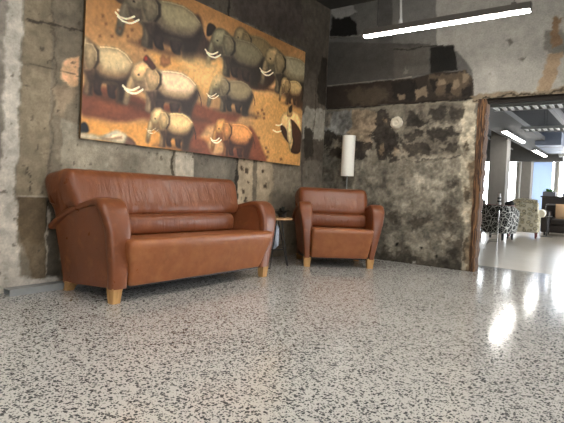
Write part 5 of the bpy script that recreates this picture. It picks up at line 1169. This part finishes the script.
# plaster boss on the wall
bs = empty('wall_boss', (1.11, -.005, 1.82)); tag(bs, 'round pale plaster disc stuck on the stained back wall', 'wall disc')
mb = MB(); rnd = random.Random(8); rows = []
for r, z in ((.0001, .030), (.018, .031), (.024, .022), (.034, .024), (.05, .040), (.066, .036), (.079, .022), (.083, .0), (.083, -.02)):
    rows.append([((r * (1 + .045 * math.sin(k * 1.05 + r * 20) + .03 * math.sin(k * 2.2))) * math.cos(2 * PI * k / 32), -z, (r * (1 + .045 * math.sin(k * 1.05) + .03 * math.sin(k * 2.2))) * math.sin(2 * PI * k / 32)) for k in range(32)])
mb.quad_grid(rows, close_u=True, cap=True); mb.build('disc', plain('pale_plaster', (206, 198, 178), .85, 0, .25, 40, .5), bs)

# ------------------------------------------------------------------ pendant tube lights
def pendant(loc, L, rz, ztop, label, group=None, tube=None, cord=.40, h=.075, w=.07, lip=.008):
    r = empty('pendant_light', loc, rz); tag(r, label, 'light', group)
    mb = MB(); mb.box(-L / 2, L / 2, -w / 2, w / 2, .012, h, .004); mb.build('housing', M_HOUSING, r, smooth=False)
    prof = [(-w / 2 + .003, .013), (-w / 2 + .003, .010 - lip), (-w / 2 + .010, .002 - lip), (w / 2 - .010, .002 - lip), (w / 2 - .003, .010 - lip), (w / 2 - .003, .013)]
    mb = MB(); mb.prism(prof, -L / 2 + .004, L / 2 - .004, 'x'); mb.build('diffuser', tube or M_TUBE, r, smooth=False)
    for s in (-1, 1):
        mb = MB(); mb.box(min(s * L / 2, s * (L / 2 + .006)), max(s * L / 2, s * (L / 2 + .006)), -w / 2, w / 2, -.004, h, .002); mb.build('end_cap', M_HOUSING, r, smooth=False)
        mb = MB(); mb.tube([(s * (L / 2 - .14), 0, h - .004), (s * (L / 2 - .14), 0, ztop - loc[2])], .0025, 6); mb.build('suspension_wire', M_BLACK, r)
        mb = MB(); mb.box(s * (L / 2 - .14) - .02, s * (L / 2 - .14) + .02, -.022, .022, h - .004, h + .022, .003); mb.build('wire_clip', M_HOUSING, r, smooth=False)
    mb = MB(); x = -L / 2 + cord
    mb.tube([(x, 0, h - .004), (x, 0, h + .03), (x + .004, 0, h + .07), (x - .01, 0, h + .3), (x, 0, ztop - loc[2])], [.024, .022, .012, .010, .010], 10); mb.build('power_cord', M_WHITEP, r)
    return r
pendant((2.06, -1.3, 2.555), 1.62, 0, CEIL_Z, 'lit white pendant tube light hanging in front of the back wall')
pendant((2.04, -3.9, 2.555), 1.62, 0, CEIL_Z, 'added unseen pendant tube light brightening the near room', 'added pendant lights out of view')  # near-room pendants from here on are unseen additions for brightness
pendant((2.04, -6.5, 2.555), 1.62, 0, CEIL_Z, 'added unseen pendant tube light brightening the near room', 'added pendant lights out of view')
pendant((5.3, -1.3, 2.555), 1.62, 0, CEIL_Z, 'added unseen pendant tube light brightening the near room', 'added pendant lights out of view')
pendant((5.3, -3.9, 2.555), 1.62, 0, CEIL_Z, 'added unseen pendant tube light brightening the near room', 'added pendant lights out of view')
pendant((5.3, -6.5, 2.555), 1.62, 0, CEIL_Z, 'added unseen pendant tube light brightening the near room', 'added pendant lights out of view')
pendant((.77, 9.0, 2.69), 2.7, PI / 2, 2.80, 'lit ceiling tube light in the lounge, the nearer one under the soffit', None, M_TUBE2, 1.2, .05, .13)
pendant((.68, 14.1, 2.69), 2.5, PI / 2, 2.80, 'lit ceiling tube light in the lounge, the farther one by the bulkhead', None, M_TUBE2, 1.2, .05, .13)

# ------------------------------------------------------------------ lounge: overhead
def cable_ladder(loc, L, w, label):
    r = empty('cable_ladder', loc); tag(r, label, 'cable tray')
    for s in (-1, 1):
        mb = MB(); mb.box(0, L, s * w / 2 - .012, s * w / 2 + .012, 0, .06); mb.build('side_rail', M_GALV, r, smooth=False)
    m = plain('bright_rung', (214, 214, 212), .5)
    for i in range(int(L / .13)):
        x = .05 + i * .13
        mb = MB(); mb.box(x, x + .055, -w / 2 + .01, w / 2 - .01, .005, .035); mb.build('rung', m, r, smooth=False)
    for i in range(3):
        x = L * (.15 + .35 * i)
        for s in (-1, 1):
            mb = MB(); mb.tube([(x, s * w / 2, .05), (x, s * w / 2, 3.46 - loc[2])], .006, 6); mb.build('hanger_rod', M_BLACK, r)
cable_ladder((1.42, 3.6, 2.56), 3.2, .42, 'galvanised cable ladder hung across the lounge nearest the opening')
cable_ladder((1.42, 6.6, 2.56), 3.2, .42, 'galvanised cable ladder hung across the lounge behind the first one')

dc = empty('air_duct', (1.37, 11.3, 2.66)); tag(dc, 'blue-grey rectangular air duct hung above the dark sofa', 'duct')
mb = MB(); mb.box(-.36, .36, -.4, 2.4, 0, .40, .01); mb.build('duct_body', plain('blue_grey_sheet', (104, 112, 126), .5, .3), dc, smooth=False)
for y in (.3, 1.3):
    mb = MB(); mb.box(-.37, .37, y, y + .03, -.008, .41); mb.build('duct_flange', M_GALV, dc, smooth=False)
    for s in (-.38, .38):
        mb = MB(); mb.tube([(s, y + .015, .2), (s, y + .015, .79)], .006, 6); mb.build('hanger_rod', M_BLACK, dc)
rd = empty('round_duct', (1.55, 14.4, 2.78)); tag(rd, 'round silver spiral air duct near the bright far window', 'duct')
mb = MB(); mb.tube([(-.28, 0, 0), (0, 0, 0), (2.4, 0, 0)], .19, 24); mb.build('duct_body', M_GALV, rd)
for x in (.0, .5, 1.0, 1.5):
    mb = MB(); mb.tube([(x, 0, 0), (x + .02, 0, 0)], .2, 24); mb.build('duct_seam', M_GALV, rd)
mb = MB(); mb.tube([(.2, 0, .18), (.2, 0, .67)], .006, 6); mb.build('hanger_rod', M_BLACK, rd)
mb = MB(); mb.tube([(1.7, 0, .18), (1.7, 0, .67)], .006, 6); mb.build('hanger_rod', M_BLACK, rd)
tr = empty('light_track', (-.15, 9.5, 2.78)); tag(tr, 'grey ceiling track running beside the column', 'track')
mb = MB(); mb.box(-.03, .03, -3.5, 4.0, 0, .05); mb.build('track_rail', M_SOFFIT, tr, smooth=False)
for y in (-3, 0, 3.5):
    mb = MB(); mb.tube([(0, y, .05), (0, y, .67)], .006, 6); mb.build('hanger_rod', M_BLACK, tr)

# ------------------------------------------------------------------ lounge: furniture
def lounge_leg(mb, x, y, h, r=.022): mb.quad_grid([[(x + a * w, y + b * w, z) for a, b in ((-1, -1), (1, -1), (1, 1), (-1, 1))] for z, w in ((0, r * .7), (h, r))], close_u=True, cap=True)

# tub chair, black and white swirls
tc = empty('tub_armchair', (1.15, 5.75, 0), math.radians(-12)); tag(tc, 'tub armchair in black cloth with white swirls beyond the timber post', 'armchair')
mb = MB(); rows = []
for z, s, dz in ((.15, .86, 0), (.25, .93, 0), (.45, 1.0, 0), (.62, 1.03, 0), (.72, 1.02, 0), (.765, .98, 0)):
    ring = []
    for k in range(33):
        a = PI * (1 + k / 32); ring.append((.36 * s * math.copysign(abs(math.cos(a)) ** .7, math.cos(a)), .30 * s * math.copysign(abs(math.sin(a)) ** .7, math.sin(a)) + .0, z))
    ring = [(ring[0][0], .32, z - (.10 if z > .6 else 0))] + ring + [(ring[-1][0], .32, z - (.10 if z > .6 else 0))]
    rows.append(ring)
inner = [[(p[0] * .72, p[1] * .68 if p[1] < .3 else p[1], p[2]) for p in r] for r in rows]
mb.quad_grid(rows + inner[::-1], close_v=True)
mb.b.edges.ensure_lookup_table()
bmesh.ops.holes_fill(mb.b, edges=[e for e in mb.b.edges if len(e.link_faces) == 1], sides=0)
mb.build('shell', M_BW, tc, angle=50)
mb = MB(); mb.box(-.25, .25, -.18, .34, .16, .44, .05, 4); mb.build('seat_cushion', M_BW, tc)
for sx in (-1, 1):
    for yy in (-.22, .27):
        mb = MB(); lounge_leg(mb, sx * .25, yy, .16); mb.build('leg', M_BLACK, tc, smooth=False)

# floral wing chair seen from behind
fc = empty('floral_armchair', (1.42, 7.42, 0), math.radians(7)); tag(fc, 'cream floral armchair with scroll arms in front of the dark sofa', 'armchair')
prof = round_profile([(-.40, .14), (-.44, .60), (-.40, .88), (-.26, .90), (-.22, .60), (-.20, .14)], [.03, .1, .08, .06, .05, .02], 5)
mb = MB(); rounded_block(mb, lambda y, z: .345 - .02 * max(0, (z - .6) / .3), prof, 24, .06); mb.build('backrest', M_FLORAL, fc, angle=60)
mb = MB(); mb.tube([(-.26, -.36, .885), (0, -.37, .915), (.29, -.36, .885)], [.05, .055, .05], 16); mb.build('top_roll', M_FLORAL, fc)
mb = MB(); mb.box(-.31, .31, -.24, .40, .14, .46, .04, 3); mb.build('seat_cushion', M_FLORAL, fc)
for s in (-1, 1):
    mb = MB(); mb.box(min(s * .27, s * .36), max(s * .27, s * .36), -.30, .38, .14, .58, .03, 3); arm = mb.build('arm', M_FLORAL, fc)
    mb = MB(); mb.tube([(s * .37, -.30, .60), (s * .385, .0, .61), (s * .385, .42, .61)], [.09, .10, .10], 18); mb.build('arm_roll', M_CREAM, arm)
    for yy in (-.34, .34):
        mb = MB(); lounge_leg(mb, s * .29, yy, .145, .026); mb.build('leg', M_REDWOOD, fc, smooth=False)

# chrome frame table in front
ct = empty('chrome_table', (1.80, 2.90, 0)); tag(ct, 'thin chrome tube side table with glass top beside the timber post', 'table')
def bend(pts, r=.06, n=6):
    out = [Vector(pts[0])]
    for a, b, c in zip(pts, pts[1:], pts[2:]):
        a, b, c = Vector(a), Vector(b), Vector(c); p0 = b + (a - b).normalized() * r; p1 = b + (c - b).normalized() * r
        out += [(1 - t) ** 2 * p0 + 2 * t * (1 - t) * b + t * t * p1 for t in [i / n for i in range(n + 1)]]
    return out + [Vector(pts[-1])]
for k in (0, 1):
    ox, oy = -.075 * k, .36 * k
    mb = MB(); mb.tube(bend([(.0, .0, .70), (0, 0, .006)], .04), .007, 10); mb.shift(Matrix.Translation((ox, oy, 0))); mb.build('leg', M_CHROME, ct)
    mb = MB(); mb.tube(bend([(-.30, 0, .70), (-.30, 0, .28), (.0, 0, .28)], .05), .006, 10); mb.shift(Matrix.Translation((ox, oy, 0))); mb.build('cross_tube', M_CHROME, ct)
    mb = MB(); mb.tube(bend([(0, 0, .16), (-.15, 0, .16), (-.20, 0, .008)], .09), .007, 10); mb.shift(Matrix.Translation((ox, oy, 0))); mb.build('tube_frame', M_CHROME, ct)
mb = MB(); mb.box(-.40, .04, -.06, .42, .70, .71, .003); mb.build('glass_top', glass('table_glass', (.93, .97, .95), .1), ct, smooth=False)

# red-edged table behind the tub chair
rt = empty('dining_table', (.70, 6.48, 0)); tag(rt, 'red-brown table standing behind the swirl-patterned tub armchair', 'table')
mb = MB(); mb.box(-.65, .64, -.27, .27, .74, .775, .004); mb.build('table_top', M_REDWOOD, rt, smooth=False)
for x in (-.6, .59):
    for y in (-.22, .22):
        mb = MB(); lounge_leg(mb, x, y, .74, .025); mb.build('leg', M_BLACK, rt, smooth=False)
def small(name, label, cat, loc, parts):
    r = empty(name, loc); tag(r, label, cat)
    for nm, prof, mat in parts:
        mb = MB(); mb.lathe(prof, n=20); mb.build(nm, mat, r)
    return r
small('vase', 'black and white banded vase on the red-brown table', 'vase', (1.03, 6.45, .775),
      [('body', [(.0001, 0), (.035, 0), (.045, .05), (.03, .10), (.042, .16), (.028, .22), (.03, .27), (.0001, .27)], M_WHITEP), ('band', [(.0001, .06), (.047, .06), (.0445, .09), (.034, .10), (.0001, .10)], M_BLACK), ('neck_band', [(.0001, .14), (.044, .14), (.044, .175), (.0001, .175)], M_BLACK)])
hb = empty('handbag', (1.23, 6.58, .775)); tag(hb, 'soft black bag lying on the red-brown table', 'bag')
mb = MB(); mb.lathe([(.0001, 0), (.10, .0), (.115, .03), (.09, .08), (.05, .105), (.0001, .11)], n=20); mb.b.verts.ensure_lookup_table()
for v in mb.b.verts: v.co.y *= .6; v.co.z *= 1 + .2 * math.sin(v.co.x * 30)
mb.build('bag_body', M_BLACK, hb)
mb = MB(); mb.tube([(-.05, 0, .09), (-.03, 0, .14), (.03, 0, .14), (.05, 0, .09)], .008, 8); mb.build('handle', M_BLACK, hb)
small('plant_pot', 'small grey pot on the red-brown table nearest the timber post', 'pot', (.67, 6.45, .775),
      [('body', [(.0001, 0), (.05, 0), (.06, .1), (.055, .1), (.05, .09), (.0001, .09)], M_PILLAR), ('soil', [(.0001, .085), (.05, .085), (.05, .093), (.0001, .093)], M_BLACK)])

# dark sofa, cushion, small black table
ds = empty('dark_sofa', (2.62, 9.2, 0)); tag(ds, 'dark brown leather sofa at the far side of the lounge', 'sofa')
mb = MB(); mb.box(-1.0, 1.0, -.40, .30, .10, .30, .03, 3); mb.build('base', M_DARKLEATHER, ds)
mb = MB(); mb.box(-1.0, 1.0, .12, .42, .12, .86, .06, 4); mb.build('backrest', M_DARKLEATHER, ds)
for s in (-1, 1):
    mb = MB(); mb.box(min(s * .80, s * 1.02), max(s * .80, s * 1.02), -.46, .40, .08, .66, .05, 4); mb.build('arm', M_DARKLEATHER, ds)
    mb = MB(); mb.box(min(s * .01, s * .79), max(s * .01, s * .79), -.46, .16, .30, .46, .04, 4); mb.build('seat_cushion', M_DARKLEATHER, ds)
    for yy in (-.36, .34):
        mb = MB(); lounge_leg(mb, s * .92, yy, .11); mb.build('leg', M_BLACK, ds, smooth=False)
cu = empty('throw_cushion', (2.10, 9.17, .462), math.radians(12)); tag(cu, 'tan square cushion leaning on the dark sofa', 'cushion')
mb = MB(); rows = []
for i in range(13):
    v = i / 12; r = []
    for j in range(13):
        u = j / 12; t = .075 * (math.sin(PI * u) * math.sin(PI * v)) ** .5
        r.append((-.2 + .4 * u, t, .41 * v))
    rows.append(r)
back = [[(p[0], -p[1], p[2]) for p in r] for r in rows]
mb.quad_grid(rows); mb.quad_grid(back); bmesh.ops.remove_doubles(mb.b, verts=mb.b.verts[:], dist=1e-5)
mb.shift(Matrix.Rotation(math.radians(-12), 4, 'X')); mb.build('cushion_cover', M_TAN, cu)
bt = empty('occasional_table', (1.83, 8.24, 0)); tag(bt, 'thin black occasional table in front of the dark sofa', 'table')
mb = MB(); mb.lathe([(.0001, .50), (.20, .50), (.205, .508), (.20, .515), (.0001, .515)], n=32); mb.build('table_top', M_BLACK, bt)
mb = MB(); mb.tube([(0, 0, .015), (0, 0, .5)], .014, 10); mb.build('stem', M_BLACK, bt)
mb = MB(); mb.lathe([(.0001, 0), (.15, 0), (.15, .008), (.02, .02), (.0001, .02)], n=32); mb.build('foot', M_BLACK, bt)
small('white_dish', 'small white dish on the thin black occasional table', 'dish', (1.90, 8.16, .515),
      [('bowl', [(.0001, 0), (.03, 0), (.06, .022), (.056, .024), (.028, .006), (.0001, .006)], M_WHITEP)])

# console behind the dark sofa
cs = empty('console_cabinet', (2.45, 10.6, 0)); tag(cs, 'dark console cabinet behind the dark sofa under the bright window', 'cabinet')
mb = MB(); mb.box(-1.08, 1.0, -.2, .2, .06, 1.04, .004); mb.build('carcass', M_DARKLEATHER, cs, smooth=False)
mb = MB(); mb.box(-1.12, 1.04, -.23, .23, 1.04, 1.085, .004); mb.build('top', plain('charcoal_top', (52, 46, 42), .4), cs, smooth=False)
mb = MB(); mb.box(-1.0, .92, -.16, .16, 0, .06); mb.build('plinth', M_BLACK, cs, smooth=False)
for i in range(3):
    x = -1.06 + i * .69
    mb = MB(); mb.box(x, x + .67, -.215, -.2, .09, 1.02, .003); d = mb.build('door', M_DARKLEATHER, cs, smooth=False)
    mb = MB(); mb.box(x + .60, x + .62, -.235, -.215, .5, .62, .003); mb.build('handle', M_CHROME, d, smooth=False)
pr = empty('planter', (1.54, 10.55, 1.085)); tag(pr, 'green leafy plant in a grey box on the console cabinet', 'plant')
mb = MB(); mb.box(-.17, .17, -.09, .09, 0, .13, .005); mb.build('box_pot', plain('grey_pot', (92, 92, 98), .6), pr, smooth=False)
mb = MB(); rnd = random.Random(5)
for k in range(70):
    a = rnd.uniform(0, 2 * PI); e = rnd.uniform(.1, 1.4); L = rnd.uniform(.09, .17); w = rnd.uniform(.014, .026)
    d = Vector((math.cos(a) * math.cos(e), math.sin(a) * math.cos(e) * .7, math.sin(e) * .8)); s = Vector((-math.sin(a), math.cos(a), 0)); b0 = Vector((math.cos(a) * .06, 0, .12))
    mb.quad_grid([[b0 + d * L * t - s * w * math.sin(PI * (.1 + .85 * t)), b0 + d * L * t + s * w * math.sin(PI * (.1 + .85 * t))] for t in (0, .3, .6, 1)])
mb.build('foliage', M_LEAF, pr)
small('mug', 'white mug with a blue band on the console cabinet', 'mug', (1.93, 10.5, 1.085),
      [('body', [(.0001, 0), (.05, 0), (.052, .12), (.047, .12), (.045, .01), (.0001, .01)], M_WHITEP), ('band', [(.0505, .03), (.053, .03), (.0535, .07), (.051, .07)], plain('blue_glaze', (70, 90, 130), .3))])

# ------------------------------------------------------------------ light and view
w = bpy.data.worlds.new('overcast_sky'); S.world = w; w.use_nodes = True
bg = w.node_tree.nodes['Background']; bg.inputs[0].default_value = (.90, .95, 1.0, 1); bg.inputs[1].default_value = WORLD
S.cycles.max_bounces = 8; S.cycles.diffuse_bounces = 4; S.cycles.transparent_max_bounces = 12
S.cycles.caustics_reflective = False; S.cycles.caustics_refractive = False; S.cycles.sample_clamp_indirect = 6
S.view_settings.view_transform = 'Standard'; S.view_settings.look = 'None'; S.view_settings.gamma = 1; S.view_settings.use_curve_mapping = False
S.view_settings.exposure = EXPOSURE
